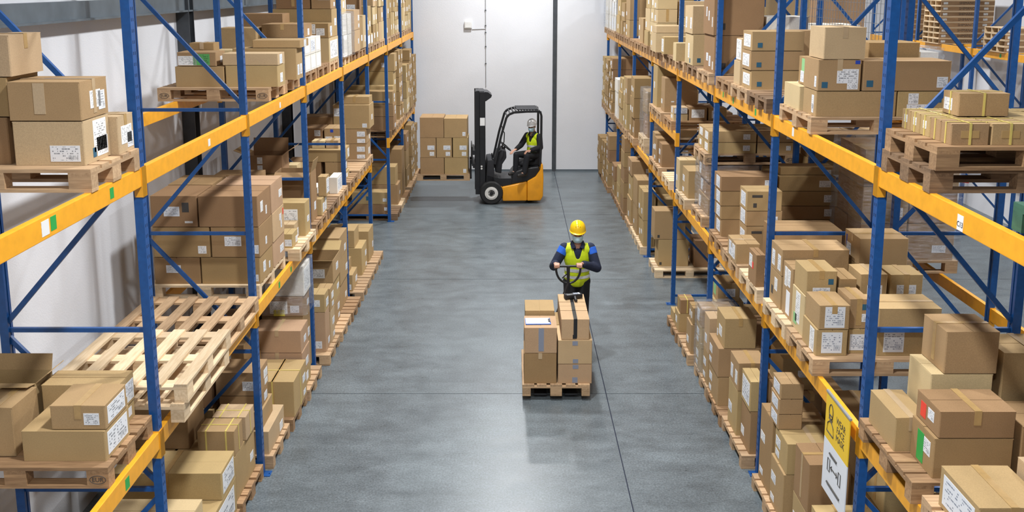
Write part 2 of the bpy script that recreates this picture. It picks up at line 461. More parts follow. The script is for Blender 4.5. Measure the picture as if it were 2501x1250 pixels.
def post_mesh(sx):
    # open C section, face towards the aisle (sx = +1: aisle on +X side)
    w, d, t = 0.072, 0.062, 0.010
    m = MB()
    m.box(d/2 - t, d/2, -w/2, w/2, 0, 6.1)
    m.box(-d/2, d/2 - t, -w/2, -w/2 + t, 0, 6.1)
    m.box(-d/2, d/2 - t, w/2 - t, w/2, 0, 6.1)
    m.box(-d/2, -d/2 + t, -w/2 + t, -w/2 + .028, 0, 6.1)
    m.box(-d/2, -d/2 + t, w/2 - .028, w/2 - t, 0, 6.1)
    if sx < 0: m.v = [(-x, y, z) for x, y, z in m.v]
    return m
POSTM = {(s, k): post_mesh(s).mesh('upright', k) for s in (1, -1) for k in ('blue_paint',)}
def slot_shade_mesh(sx):  # dark plates on the post face, painted shade of punched holes
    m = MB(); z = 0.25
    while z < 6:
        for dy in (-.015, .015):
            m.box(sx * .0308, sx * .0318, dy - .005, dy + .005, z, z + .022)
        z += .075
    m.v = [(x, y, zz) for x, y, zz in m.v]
    return m.mesh('slot_shades', 'slot_shade_blue')
SLOT_SHADE_M = {1: slot_shade_mesh(1), -1: slot_shade_mesh(-1)}
FOOTM = MB().box(-.07, .07, -.06, .06, 0, .008).box(-.055, -.04, -.012, .012, .008, .02).box(.05, .06, -.012, .012, .008, .02).mesh('base_plate', 'blue_paint')
BEAML = 2.8 - .072
def beam_mesh(mat):
    m = MB().box(-.022, .022, -BEAML/2, BEAML/2, -BH/2, BH/2, c=.005)
    return m.mesh('beam', mat)
BEAMM = beam_mesh('orange_paint')
def conn_mesh(sx):
    m = MB(); lo, hi = -.14, .07
    m.box(*sorted((sx*.032, sx*.040)), -.041, .041, lo, hi)
    m.box(*sorted((-sx*.02, sx*.040)), .0365, .0425, lo, hi)
    m.box(*sorted((-sx*.02, sx*.040)), -.0425, -.0365, lo, hi)
    return m.mesh('beam_connector', 'orange_paint')
CONNM = {1: conn_mesh(1), -1: conn_mesh(-1)}
BRACE_CACHE = {}
def rack(label, xf, xr, sx, ys, levels, group, back='blue_paint', front='blue_paint', slot_shades=True, skip=(), extra=()):
    """xf: aisle-side post line, xr: far post line, sx: +1 when the aisle lies on +X of the posts"""
    root = thing('pallet_rack', label, 'rack', ((xf + xr) / 2, ys[0], 0), 0, group)
    cx, cy = root.location.x, root.location.y
    def W(x, y, z): return (x - cx, y - cy, z)
    for i, y in enumerate(ys):
        for x, s, mt in ((xf, sx, front), (xr, -sx, back)):
            p = link('upright', POSTM[(s, mt)], root, W(x, y, 0))
            link('base_plate', FOOTM, p, (s * .03, 0, 0))
            if slot_shades and y < 16: link('slot_shades', SLOT_SHADE_M[s], p, kind='stuff')
        for z in NODES[:-1]:
            MB().bar(W(xf, y, z), W(xr, y, z), .03, .032).build('brace', 'blue_paint', root)
        front_first = True
        seq = [(0.18, 1), (1.30, 0), (1.38, 0), (2.53, 1), (2.61, 1), (3.76, 0), (3.84, 0), (4.98, 1)]
        for (za, fa), (zb, fb) in zip(seq[::2], seq[1::2]):
            pa = W(xr if fa else xf, y, za); pb = W(xr if fb else xf, y, zb)
            MB().bar(pa, pb, .03, .036).build('brace', 'blue_paint', root)
    for lv, zt in enumerate(levels):
        for i in range(len(ys) - 1):
            if (lv, i) in skip: continue
            beam_at(root, W, xf, xr, sx, ys, i, zt)
    for i, zt in extra:
        beam_at(root, W, xf, xr, sx, ys, i, zt)
    return root, W
def beam_at(root, W, xf, xr, sx, ys, i, zt):
    ym = (ys[i] + ys[i+1]) / 2
    for x, s in ((xf, sx), (xr, -sx)):
        b = link('beam', BEAMM, root, W(x + s * .012, ym, zt - BH/2))
        for k in (-1, 1):
            link('beam_connector', CONNM[s], b, (-s * .012, k * 1.4, 0))
G_R = 'pallet racks of the hall'
XF = 2.58
rackL, WL = rack('blue and orange pallet rack along the bright white side wall', -XF, -3.6, 1, PY, (M_TOP, U_TOP), G_R,
                 skip=((0, 5),))
rackR, WR = rack('blue and orange pallet rack across the aisle, facing the white side wall', XF, 3.6, -1, PY, (M_TOP, U_TOP), G_R,
                 extra=((4, X_TOP),))
rackB, WB = rack('blue and orange pallet rack standing back to back behind the aisle rack', 4.82, 3.8, 1, PY, (M_TOP, U_TOP), G_R,
                 back='blue_paint')
PY3 = [14.1, 16.9, 19.72, 22.5, 25.3]
rackF, WF = rack('far pallet rack holding stacked wooden trays beyond the second aisle', 9.1, 10.15, -1, PY3, (M_TOP, U_TOP), G_R,
                 front='blue_paint', slot_shades=False)
# location stickers on the front beams
PLATE = {}
def plate(mat):
    if mat not in PLATE: PLATE[mat] = MB().box(-.5, .5, -.5, .5, -.5, .5).mesh('plate', mat)
    return PLATE[mat]
def beam_sticker(root, W, sx, x, y, z, w, h, mat, txt=None, name='location_sticker', tmat='print_dark'):
    # find the beam it sits on
    best = min((o for o in root.children if o.name.startswith('beam') and not o.name.startswith('beam_c')),
               key=lambda o: abs(o.location.x - W(x, y, z)[0]) * 10 + abs(o.location.y - W(x, y, z)[1]) + abs(o.location.z - z) * 10)
    loc = Vector(W(x, y, z)) - best.location
    loc.x = sx * .0225
    s = link(name, plate(mat), best, loc, None, (.002, w, h))
    return best
XB = XF - .012
for y, z, mt, w, h in ((5.32, 3.685, 'label_wood', .09, .085), (5.42, 3.69, 'sticker_green', .07, .08), (6.25, 3.685, 'sticker_green', .06, .07),
                 (8.35, 3.68, 'label_wood', .06, .06), (6.15, 1.735, 'sticker_green', .07, .08), (10.6, 1.735, 'sticker_green', .07, .07), (11.2, 1.74, 'sticker_green', .06, .06),
                 (11.0, 3.68, 'label_wood', .06, .06)):
    beam_sticker(rackL, WL, 1, -XB, y, z, w, h, mt)
for y, z, mt, w, h in ((5.5, 3.67, 'paper', .075, .09), (8.9, 3.69, 'label_wood', .06, .08), (11.35, 3.69, 'sticker_green', .05, .07), (11.9, 3.70, 'sticker_green', .05, .07),
                 (10.3, 3.69, 'sticker_green', .06, .07)):
    beam_sticker(rackR, WR, -1, XB, y, z, w, h, mt)
for y in (19.4, 18.55):
    beam_sticker(rackF, WF, -1, 9.08, y, 3.69, .07, .07, 'sticker_green')
# ------------------------------------------------------------------ pallets
PAL_CACHE = {}
def pal_parts(lx, ly, deck, mat, slim=False):
    """boards run along X when deck == 'x', along Y when deck == 'y'. origin: bottom centre"""
    key = (round(lx, 3), round(ly, 3), deck, mat, slim)
    if key in PAL_CACHE: return PAL_CACHE[key]
    L, Wd = (lx, ly) if deck == 'x' else (ly, lx)
    nb = 5 if Wd < .9 else (6 if slim else 7)
    wb_ = .115 if not slim else .098
    t, hb = .022, .078
    parts = {}
    def bb(cx, cy, sx, sy, z0, z1):
        if deck == 'y': cx, cy, sx, sy = cy, cx, sy, sx
        return (cx, cy, sx, sy, z0, z1)
    out = []
    for i in range(nb):
        w = wb_ * (1.25 if (i % 2 == 0 and nb == 5) else 1.0)
        c = -Wd/2 + w/2 + (Wd - w) * i / (nb - 1)
        out.append(('deck_board', bb(0, c, L, w, .122, .144)))
    for c in (-L/2 + .07, 0, L/2 - .07):
        out.append(('stringer_board', bb(c, 0, .14, Wd, .100, .122)))
        for d in (-Wd/2 + .05, 0, Wd/2 - .05):
            out.append(('block', bb(c, d, .14, .10 if d else .14, .022, .100)))
    for d in (-Wd/2 + .05, 0, Wd/2 - .05):
        out.append(('bottom_board', bb(0, d, L, .10 if d else .14, 0, .022)))
    meshes = {}; res = []; whole = MB()
    for nm, (cx, cy, sx, sy, z0, z1) in out:
        k = (nm, round(sx, 3), round(sy, 3))
        if k not in meshes:
            # long axis along local X for the grain
            if sy > sx: mm = MB().box(-sy/2, sy/2, -sx/2, sx/2, 0, z1 - z0); rz = math.pi/2
            else: mm = MB().box(-sx/2, sx/2, -sy/2, sy/2, 0, z1 - z0); rz = 0
            meshes[k] = (mm.mesh(nm, mat), rz)
        res.append((nm, meshes[k][0], meshes[k][1], (cx, cy, z0)))
        whole.box(cx - sx/2, cx + sx/2, cy - sy/2, cy + sy/2, z0 + .0003, z1)
    PAL_CACHE[key] = (res, whole.mesh('wooden_pallet', mat))
    return PAL_CACHE[key]
PALS = []
EUR = text_mesh('EUR', .042, 'print_dark')
CTX = {}
ORD = ['first', 'second', 'third', 'fourth', 'fifth', 'sixth', 'seventh', 'eighth']
def ctx(side, level, bay):
    """side -1: rack at the white wall, +1: rack across the aisle, +2 back row; bay counted from the end wall"""
    CTX.update(side=side, level=level, bay=bay)
def where():
    rk = {-1: 'wall-rack', 1: 'aisle-rack', 2: 'back-row', 3: 'far-rack'}[CTX['side']]
    lv = {'u': 'upper %s shelf', 'm': 'middle %s shelf', 'x': 'in-between %s shelf', 'f': 'floor under %s'}[CTX['level']] % rk
    if CTX['bay'] == 0: return lv
    return '%s, %s bay from end wall' % (lv, ORD[CTX['bay'] - 1])
WOODW = {'wood_old': 'weathered', 'wood': 'brown', 'wood_new': 'pale new', 'wood_dark': 'dark grey', 'block_green': 'dark green'}
def pal(x0, y0, z, lx=1.2, ly=.8, deck='x', mat='wood', near=None, rot=0.0, what=None, label=None, slim=False, mark=False):
    """x0, y0: lower corner"""
    if CTX['bay']:
        for py in PY:
            if y0 < py + .066 and y0 + ly > py - .066:
                y0 = py + .066 if y0 + ly/2 > py else py - .066 - ly
    parts, whole = pal_parts(lx, ly, deck, mat, slim)
    loc = (x0 + lx/2, y0 + ly/2, z + .001)
    lab = label or '%s wooden pallet %s, %s' % (WOODW[mat], what or 'under boxes', where())
    if near is None: near = y0 < 13
    if near:
        o = thing('wooden_pallet', lab, 'pallet', loc, rot, 'wooden pallets')
        for nm, me, rz, l in parts: link(nm, me, o, l, (0, 0, rz))
        if mark:
            for sx_ in (-1, 1):
                cx_ = sx_ * (lx/2 - .07)
                MB().tube([(cx_ + .052 * math.cos(a), -ly/2 - .001, .061 + .028 * math.sin(a)) for a in [2 * math.pi * k / 16 for k in range(16)]], .0022, 5, closed=True).build('brand_ring', 'print_dark', o)
                link('brand_mark', EUR, o, (cx_, -ly/2 - .001, .060), (math.pi/2, 0, 0))
    else:
        o = link('wooden_pallet', whole, None, loc, (0, 0, rot)); tag(o, lab, 'pallet', 'wooden pallets')
    PALS.append((x0, x0 + lx, y0, y0 + ly, z + .144))
    return o

# ------------------------------------------------------------------ cardboard boxes
BX = []
DBG = []
def ov(a0, a1, b0, b1): return min(a1, b1) - max(a0, b0)
def wb(x0, x1, y0, dy, z0, z1, **k):
    y1 = y0 + dy
    if CTX['bay']:
        for py in PY:
            if y0 < py + .064 and y1 > py - .064:
                if (y0 + y1)/2 > py: y0 = py + .064
                else: y1 = py - .064
    b = dict(x0=x0, x1=x1, y0=y0, y1=y1, z0=z0, z1=z1, k=k, side=CTX['side'], level=CTX['level'], bay=CTX['bay'], wh=where())
    h = z1 - z0
    # rest on whatever lies underneath
    sup = [t for (a, c, d, e, t) in PALS if ov(x0, x1, a, c) > .05 and ov(y0, y1, d, e) > .05]
    sup += [o['z1'] for o in BX if ov(x0, x1, o['x0'], o['x1']) > .05 and ov(y0, y1, o['y0'], o['y1']) > .05]
    sup += [0.0]
    base = min(sup, key=lambda t: abs(t - z0))
    if abs(base - z0) < .13: b['z0'] = base
    else: DBG.append(('nosupport', CTX['side'], CTX['level'], CTX['bay'], round(z0, 2), round(base, 2), round(y0, 2)))
    if b['z1'] < b['z0'] + .06: b['z1'] = b['z0'] + max(.06, h)
    # keep clear of the boxes already standing there
    for o in BX:
        for _ in range(2):
            px, py, pz = ov(b['x0'], b['x1'], o['x0'], o['x1']), ov(b['y0'], b['y1'], o['y0'], o['y1']), ov(b['z0'], b['z1'], o['z0'], o['z1'])
            if px <= .001 or py <= .001 or pz <= .001: break
            if pz < .05 and b['z0'] >= o['z0']: b['z0'] = o['z1']; continue
            cand = []
            if (b['x1'] - b['x0']) - px > .1: cand.append((px, 'x'))
            if (b['y1'] - b['y0']) - py > .1: cand.append((py, 'y'))
            if (b['z1'] - b['z0']) - pz > .06: cand.append((pz, 'z'))
            if not cand: DBG.append(('overlap', CTX['side'], CTX['level'], CTX['bay'], round(b['y0'], 2))); break
            p, ax = min(cand)
            lo, hi = ax + '0', ax + '1'
            if (b[lo] + b[hi]) > (o[lo] + o[hi]): b[lo] = o[hi] + .002
            else: b[hi] = o[lo] - .002
    BX.append(b)
    return b
FRM = [0, 0, 1.0]
def fr(ox, oy, w, W=1250.0): FRM[:] = [ox, oy, w / W]
def bx(Y, z0, xl, xr, yt, dy, yb=None, x1=None, x0=None, **k):
    """box whose near face is seen between columns xl and xr with its top edge on row yt"""
    X = lambda v: FRM[0] + v * FRM[2]
    Yp = lambda v: FRM[1] + v * FRM[2]
    if isinstance(z0, dict): z0 = z0['z1']
    if Y is None: Y = Y_at(Yp(yb), z0)
    z1 = z_at(Yp(yt), Y)
    zm = (z0 + z1) / 2
    a = x_at(X(xl), Y, zm) if x0 is None else x0
    c = x_at(X(xr), Y, zm) if x1 is None else x1
    if z1 - z0 < .08: DBG.append(('thin', CTX['side'], CTX['level'], CTX['bay'], round(z0, 2), round(z1, 2), round(Y, 2)))
    return wb(a, c, Y, dy, z0, max(z1, z0 + .08), **k)
def fill(x0, x1, y0, y1, z0, rows, nx=1, ny=2, jit=.03, **k):
    """a block of boxes: rows = list of heights"""
    z = z0
    for ri, h in enumerate(rows):
        for i in range(nx):
            for j in range(ny):
                a = x0 + (x1 - x0) * i / nx + .003; c = x0 + (x1 - x0) * (i + 1) / nx - .003
                d = y0 + (y1 - y0) * j / ny + .003; e = y0 + (y1 - y0) * (j + 1) / ny - .003
                if CTX['side'] < 0 and i == nx - 1: c -= R.random() * jit
                if CTX['side'] > 0 and i == 0: a += R.random() * jit
                kk = dict(k)
                if 's' not in kk: kk['s'] = R.choice((0, 1, 1, 2))
                if 'n' not in kk: kk['n'] = R.choice((0, 0, 1)) if j == 0 else 0
                wb(a, c, d, e - d, z, z + h, **kk)
        z += h
    return z

BOXM = {}
def box_mesh(w, d, h, mat, opened):
    c = .006
    oc = [(-w/2 + c, -d/2), (w/2 - c, -d/2), (w/2, -d/2 + c), (w/2, d/2 - c), (w/2 - c, d/2), (-w/2 + c, d/2), (-w/2, d/2 - c), (-w/2, -d/2 + c)]
    m = MB(); zt = h if opened else h - .005
    n = 8
    m.add([(x, y, 0) for x, y in oc] + [(x, y, zt) for x, y in oc],
          [tuple(reversed(range(n)))] + [(i, (i + 1) % n, n + (i + 1) % n, n + i) for i in range(n)])
    if opened:
        t = .006
        ic = [(x - math.copysign(t, x), y - math.copysign(t, y)) for x, y in oc]
        o = len(m.v)
        m.add([(x, y, zt) for x, y in ic] + [(x, y, .01) for x, y in ic],
              [(i, n + i, n + (i + 1) % n, (i + 1) % n) for i in range(n)] + [tuple(n + i for i in range(n))])
        for i in range(n):
            j = (i + 1) % n
            m.f.append((n + i, n + j, o + j, o + i))
    else:
        m.f.append(tuple(n + i for i in range(n)))
        g = .0025; lf = [R.random() * .003, R.random() * .003]
        if d <= w:
            for s, l in ((-1, lf[0]), (1, lf[1])):
                y0, y1 = (-d/2, -g) if s < 0 else (g, d/2)
                ll, lr = (0, l) if s < 0 else (l, 0)
                m.add([(-w/2+.001,y0,zt),(w/2-.001,y0,zt),(w/2-.001,y1,zt),(-w/2+.001,y1,zt),
                       (-w/2+.001,y0,h+ll),(w/2-.001,y0,h+ll),(w/2-.001,y1,h+lr),(-w/2+.001,y1,h+lr)],
                      [(4,5,6,7),(0,1,5,4),(1,2,6,5),(2,3,7,6),(3,0,4,7)])
        else:
            for s, l in ((-1, lf[0]), (1, lf[1])):
                x0, x1 = (-w/2, -g) if s < 0 else (g, w/2)
                ll, lr = (0, l) if s < 0 else (l, 0)
                m.add([(x0,-d/2+.001,zt),(x1,-d/2+.001,zt),(x1,d/2-.001,zt),(x0,d/2-.001,zt),
                       (x0,-d/2+.001,h+ll),(x1,-d/2+.001,h+lr),(x1,d/2-.001,h+lr),(x0,d/2-.001,h+ll)],
                      [(4,5,6,7),(0,1,5,4),(1,2,6,5),(2,3,7,6),(3,0,4,7)])
    return m.mesh('cardboard_box', mat)
TONE = {'card': 'tan', 'card_brown': 'brown', 'card_pale': 'pale', 'card_pink': 'light-brown', 'card_white': 'white'}
def add_plate(o, mat, face, w, d, h, uc, vc, pw, ph, name, side, th=.002):
    pw = min(pw, (w if face == 'n' else d if face == 's' else w) * .92); ph = min(ph, h * .92)
    if face == 'n':
        x = -w/2 + pw/2 + .004 + uc * (w - pw - .008); z = ph/2 + .004 + vc * (h - ph - .008)
        return link(name, plate(mat), o, (x, -d/2 - .0008, z), None, (pw, th, ph))
    if face == 's':
        y = -d/2 + pw/2 + .004 + uc * (d - pw - .008); z = ph/2 + .004 + vc * (h - ph - .008)
        return link(name, plate(mat), o, (-side * (w/2 + .0008), y, z), (0, 0, math.pi/2 * -side), (pw, th, ph))
VIS_FAR, VIS_DROP = set(), set()
VIS_FAR = set([10,11,16,18,20,21,22,23,25,26,28,31,36,37,39,40,41,44,45,48,50,53,54,55,56,57,59,60,61,62,63,64,65,66,67,68,69,70,71,72,73,74,77,78,79,80,81,82,86,87,88,89,90,91,94,95,96,97,100,101,102,103,104,105,106,109,110,111,112,117,127,129,141,143,145,146,147,148,154,155,167,170,171,172,173,174,175,176,177,178,179,180,181,182,183,184,185,186,187,188,189,190,191,192,193,194,195,196,197,198,199,200,201,202,203,204,209,219,221,223,226,235,240,245,256,257,259,260,261,262,263,264,265,266,267,268,269,270,271,272,273,274,275,276,284,285,286,287,288,289,290,291,296,302,320,322,323,324,328,329,331,332,333,334,336,338,339,342,346,347,348,349,350,351,352,353,354,355,356,357,358,359,360,361,362,364,365,366,367,389,391,393,405,416,419,420,424,427,431,440,442,444,448,450,451,452,453,454,455,456,457,458,459,460,461,462,464,466,467,468,469,470,471,472,473,474,475,476,477,478,479,480,481,482,506,507,514,518,519,525,540,541,542,544,545,548,549,550,551,552,553,554,555,556,557,558,559,563,567,570,572,573,575,578,579,580,582,583,585,588,591,592,593,594,596,597,598,599,600,605,609])
VIS_DROP = set([5,7,49,52,75,76,83,84,85,92,93,98,99,107,108,113,114,136,236,246,292,293,294,295,298,321,345,363,368,369,399,446,520,571,581,584,586,601,602])
def finish_boxes():
    stuff = {}
    for bi, b in enumerate(BX):
        if bi in VIS_DROP: continue
        if bi in VIS_FAR:
            k = b['k']; w, d, h = b['x1'] - b['x0'] - .008, b['y1'] - b['y0'] - .008, b['z1'] - b['z0'] - .007
            mat = k.get('mat') or R.choice(CARDS)
            m = stuff.setdefault(mat, MB()); cx, cy, z = (b['x0'] + b['x1'])/2, (b['y0'] + b['y1'])/2, b['z0'] + .0022
            g = .0025
            m.box(cx - w/2, cx + w/2, cy - d/2, cy + d/2, z, z + h - .004)
            m.box(cx - w/2, cx + w/2, cy - d/2, cy - g, z + h - .004, z + h); m.box(cx - w/2, cx + w/2, cy + g, cy + d/2, z + h - .004, z + h)
            sl = k.get('s', 0); sd = 1 if b['side'] > 0 else -1
            if sl:
                lm = stuff.setdefault('paper', MB()); fx = cx - sd * w/2
                if sl == 3: lm.box(*sorted((fx, fx - sd * .002)), cy - d*.4, cy + d*.4, z + h*.12, z + h*.88)
                else: lm.box(*sorted((fx, fx - sd * .002)), cy - d*.1, cy - d*.1 + min(.12, d*.4), z + h*.25, z + h*.25 + min(.1, h*.5))
            continue
        k = b['k']; w, d, h = b['x1'] - b['x0'] - .008, b['y1'] - b['y0'] - .008, b['z1'] - b['z0'] - .007
        mat = k.get('mat') or R.choice(CARDS)
        opened = k.get('open', False)
        near = b['y0'] < 15
        me = box_mesh(w, d, h, mat, opened)
        rz = k.get('rot', (R.random() - .5) * .008)
        o = link('cardboard_box', me, None, ((b['x0'] + b['x1'])/2, (b['y0'] + b['y1'])/2, b['z0'] + .0022), (0, 0, rz))
        side = 1 if b['side'] > 0 else -1          # aisle face: -X on the right, +X on the left
        if b['side'] == 2: side = 1
        feats = []
        nl, sl = k.get('n', 0), k.get('s', 0)
        for face, q in (('n', nl), ('s', sl)):
            if isinstance(q, int):
                if q == 0: continue
                span = w if face == 'n' else d
                sp = []
                if q == 1: sp = [(R.uniform(.55, .95), R.uniform(.12, .55), R.uniform(.10, .17), R.uniform(.07, .11))]
                if q == 2: sp = [(.88, .62, .15, .09), (.88, .10, .12, .06)]
                if q == 3: sp = [(.5, .5, span * .8, h * .75)]
                if q == 4: sp = [(.12, .3, .10, .15), (.85, .3, .10, .15)]
                q = sp
            for it in q:
                uc, vc, pw, ph = it[:4]
                mt = it[4] if len(it) > 4 else R.choice(('label_a', 'label_b', 'label_c', 'label_a'))
                nm = {'label_green': 'green_label', 'sticker_green': 'green_sticker', 'sticker_red': 'red_sticker', 'sticker_blue': 'blue_sticker',
                      'print_blue': 'print_mark', 'print_dark': 'print_mark', 'tape': 'tape', 'tape_black': 'tape'}.get(mt, 'shipping_label')
                add_plate(o, mt, face, w, d, h, uc, vc, pw, ph, nm, side)
            if q: feats.append('label')
        if k.get('p'):
            for u in ((.12,) if k['p'] == 1 else (.1, .75)):
                add_plate(o, 'print_blue', 'n', w, d, h, u, .2, .05, .05, 'print_mark', side)
        tp = k.get('tape', R.choice(('n', 's', 'n', '')) if b['y0'] < 18 else '')
        if tp and not opened:
            tw = .045; dn = min(h * .92, R.choice((.07, .09, h * .9))); mt = k.get('tmat', R.choice(('tape', 'tape', 'tape_clear')))
            m = MB(); e = .0015
            if tp == 'n':
                m.box(-tw/2, tw/2, -d/2 - e, d/2 + e, h + .0025, h + .0045); m.box(-tw/2, tw/2, -d/2 - e - .0008, -d/2 - .0002, h - dn, h + .0045)
            else:
                m.box(-w/2 - e, w/2 + e, -tw/2, tw/2, h + .0025, h + .0045)
                for s in (-1, 1):
                    a, c = sorted((s * (w/2 + .0002), s * (w/2 + e + .0008))); m.box(a, c, -tw/2, tw/2, h - dn, h + .0045)
            m.build('tape', mt, o)
            feats.append('tape')
        if k.get('strap'):
            st = k['strap']; e = .003; sw = .014
            for u in ([0] if st == 1 else [-.27, .27]):
                m = MB(); x = u * w
                m.box(x - sw/2, x + sw/2, -d/2 - e, d/2 + e, h + .003, h + .0045); m.box(x - sw/2, x + sw/2, -d/2 - e - .001, -d/2 - .0005, 0, h + .0045); m.box(x - sw/2, x + sw/2, d/2 + .0005, d/2 + e + .001, 0, h + .0045)
                m.build('strap', 'strap_yellow', o)
            m = MB(); y = 0
            m.box(-w/2 - e, w/2 + e, y - sw/2, y + sw/2, h + .003, h + .005)
            for s in (-1, 1):
                a, c = sorted((s * (w/2 + .0005), s * (w/2 + e + .001))); m.box(a, c, y - sw/2, y + sw/2, 0, h + .005)
            m.build('strap', 'strap_yellow', o)
        if opened:
            fl_ = {'f': 1.9, 'b': 1.2, 'l': .5, 'r': .35}
            if isinstance(opened, dict): fl_.update(opened)
            t = .005; L = min(w, d) * .5
            for key, ang in fl_.items():        # ang measured from the vertical, outward
                if ang is None: continue
                m = MB()
                if key in 'fb':
                    s = -1 if key == 'f' else 1
                    m.box(-w/2 + .004, w/2 - .004, -t/2, t/2, 0, L * .9); m.xf(Matrix.Translation((0, s * (d/2 - .003), h)) @ Matrix.Rotation(-s * ang, 4, 'X'))
                else:
                    s = -1 if key == 'l' else 1
                    m.box(-t/2, t/2, -d/2 + .004, d/2 - .004, 0, L * .9); m.xf(Matrix.Translation((s * (w/2 - .003), 0, h)) @ Matrix.Rotation(s * ang, 4, 'Y'))
                m.build('flap', mat, o)
        # words
        shape = 'flat' if h < .55 * min(w, d) else 'tall' if h > 1.25 * max(w, d) else 'long' if max(w, d) > 1.9 * min(w, d) else 'large' if w * d * h > .13 else 'small' if w * d * h < .02 else 'cube-shaped' if max(w, d, h) < 1.25 * min(w, d, h) else 'mid-sized'
        above = any(ov(b['x0'], b['x1'], o2['x0'], o2['x1']) > .04 and ov(b['y0'], b['y1'], o2['y0'], o2['y1']) > .04 and abs(o2['z0'] - b['z1']) < .03 for o2 in BX)
        rank, cur = 0, b
        while rank < 8:
            nx_ = [o2 for o2 in BX if o2 is not cur and ov(cur['x0'], cur['x1'], o2['x0'], o2['x1']) > .04 and ov(cur['y0'], cur['y1'], o2['y0'], o2['y1']) > .04 and abs(o2['z1'] - cur['z0']) < .03]
            if not nx_: break
            cur = nx_[0]; rank += 1
        pos = 'single-layer' if (not above and rank == 0) else 'top-layer' if not above else 'bottom-layer' if rank == 0 else ORD[rank] + '-layer'
        mid = (b['x0'] + b['x1'])/2
        pos += ' aisle-side' if (abs(mid) < 3.05 or (b['side'] == 2 and mid > 4.4)) else ' rear-side'
        ft = 'open ' if opened else 'strapped ' if k.get('strap') else 'taped ' if 'tape' in feats else ''
        lb = ' with label' if 'label' in feats else ''
        if k.get('label'): lab = k['label']
        else: lab = '%s%s %s box%s, %s, %s' % (ft, TONE[mat], shape, lb, pos, b['wh'])
        tag(o, lab, 'box', 'boxes, ' + b['wh'])
        b['o'] = o
    if stuff:
        vs, fs, mi, mats = [], [], [], []
        for i, (mt, m) in enumerate(stuff.items()):
            o0 = len(vs); vs += m.v; fs += [tuple(j + o0 for j in f) for f in m.f]; mi += [i] * len(m.f); mats.append(mt)
        me = bpy.data.meshes.new('cartons'); me.from_pydata(vs, [], fs); me.update()
        for mt in mats: me.materials.append(MATS[mt])
        me.polygons.foreach_set('material_index', mi)
        o = link('cartons', me, kind='stuff'); tag(o, 'many small cartons filling the far and deep parts of the racks', 'boxes')

FILMS = 0
def film(x0, x1, y0, y1, z0, z1, label, amp=.012):
    n = 9
    bm = bmesh.new(); bmesh.ops.create_cube(bm, size=1)
    bmesh.ops.subdivide_edges(bm, edges=bm.edges[:], cuts=n, use_grid_fill=True)
    rr = random.Random(int(y0 * 100))
    for v in bm.verts:
        p = v.co.copy()
        w = Vector((p.x * (x1 - x0), p.y * (y1 - y0), (p.z + .5) * (z1 - z0)))
        nrm = Vector((p.x if abs(p.x) > .499 else 0, p.y if abs(p.y) > .499 else 0, p.z if p.z > .499 else 0))
        if nrm.length: w += nrm.normalized() * (.008 + amp * rr.random())
        v.co = w
    bmesh.ops.delete(bm, geom=[f for f in bm.faces if all(v.co.z < .0001 for v in f.verts)], context='FACES')
    o = MB().bm(bm).build('stretch_film', 'film', None, smooth='all', loc=((x0 + x1)/2, (y0 + y1)/2, z0))
    return tag(o, label, 'plastic film')
# ================================================================== LEFT RACK, upper shelf
FD = .144
ctx(-1, 'u', 8)
pal(-3.74, 6.03, U_TOP, mat='wood')
fr(0, 0, 420)
a1 = bx(6.07, UD, 92, 615, 880, .40, n=[(.90, .12, .185, .10, 'label_a')], s=[(.75, .85, .2, .2, 'label_c'), (.85, .15, .17, .12), (.35, .12, .05, .06, 'print_blue')], mat='card_pale', tape='')
a2 = bx(6.07, a1, 50, 588, 592, .42, n=[(.42, .95, .07, .19, 'tape_clear')], s=[(.55, .45, .16, .11, 'label_c'), (.85, .3, .1, .12)], mat='card', tape='s')
a3 = bx(6.11, UD, -150, 66, 850, .42, mat='card_brown', tape='')
a4 = bx(6.11, a3, -150, 62, 560, .42, mat='card_brown', tape='')
a5 = bx(6.11, a4, -150, 72, 252, .44, mat='card_pale', tape='s')
a6b = wb(-3.22, -2.74, 6.52, .33, UD, UD + .26, mat='card_pale', tape='')
a6 = bx(6.44, UD, 640, 850, 850, .41, s=[(.55, .45, .18, .12, 'label_c'), (.9, .15, .1, .1)], mat='card_pale', tape='s')
a7 = wb(-3.2, -2.73, 6.52, .33, a6b['z1'], 4.32, mat='card_pink', s=1, tape='')

ctx(-1, 'u', 6)
pal(-3.80, 10.73, U_TOP, mat='wood', mark=True, what='with oval brand marks'); pal(-3.80, 11.62, U_TOP, mat='wood')
fr(360, 0, 420)
c1 = bx(10.85, UD, 200, 560, 482, .36, tape='', mat='card')
c2 = bx(10.85, UD, 566, 950, 476, .36, tape='', mat='card', s=[(.5, .3, .12, .1)])
wb(-3.0, -2.60, 11.23, .34, UD, 4.23, s=3, tape='', mat='card_pale'); wb(-3.6, -3.02, 11.23, .34, UD, 4.2, tape='', mat='card')
c3 = bx(10.87, c1, 213, 500, 378, .36, n=[(.02, .1, .20, .10, 'label_c'), (.72, .25, .18, .12, 'label_green')], s=1, tape='', mat='card')
c4 = bx(10.87, c2, 541, 950, 388, .34, s=[(.4, .4, .12, .1)], tape='', mat='card_pale')
c5 = bx(11.2, c3, 295, 478, 315, .26, tape='n', mat='card_brown')
c6 = bx(11.66, UD, 620, 1085, 350, .36, mat='card', tape='', s=[(.2, .2, .1, .12), (.8, .2, .1, .12)])
c6b = wb(-3.55, -2.62, 12.04, .36, UD, 4.22, mat='card_pale', tape='', s=2)
c7 = bx(11.70, c6, 760, 1112, 290, .5, mat='card', tape='', s=1)

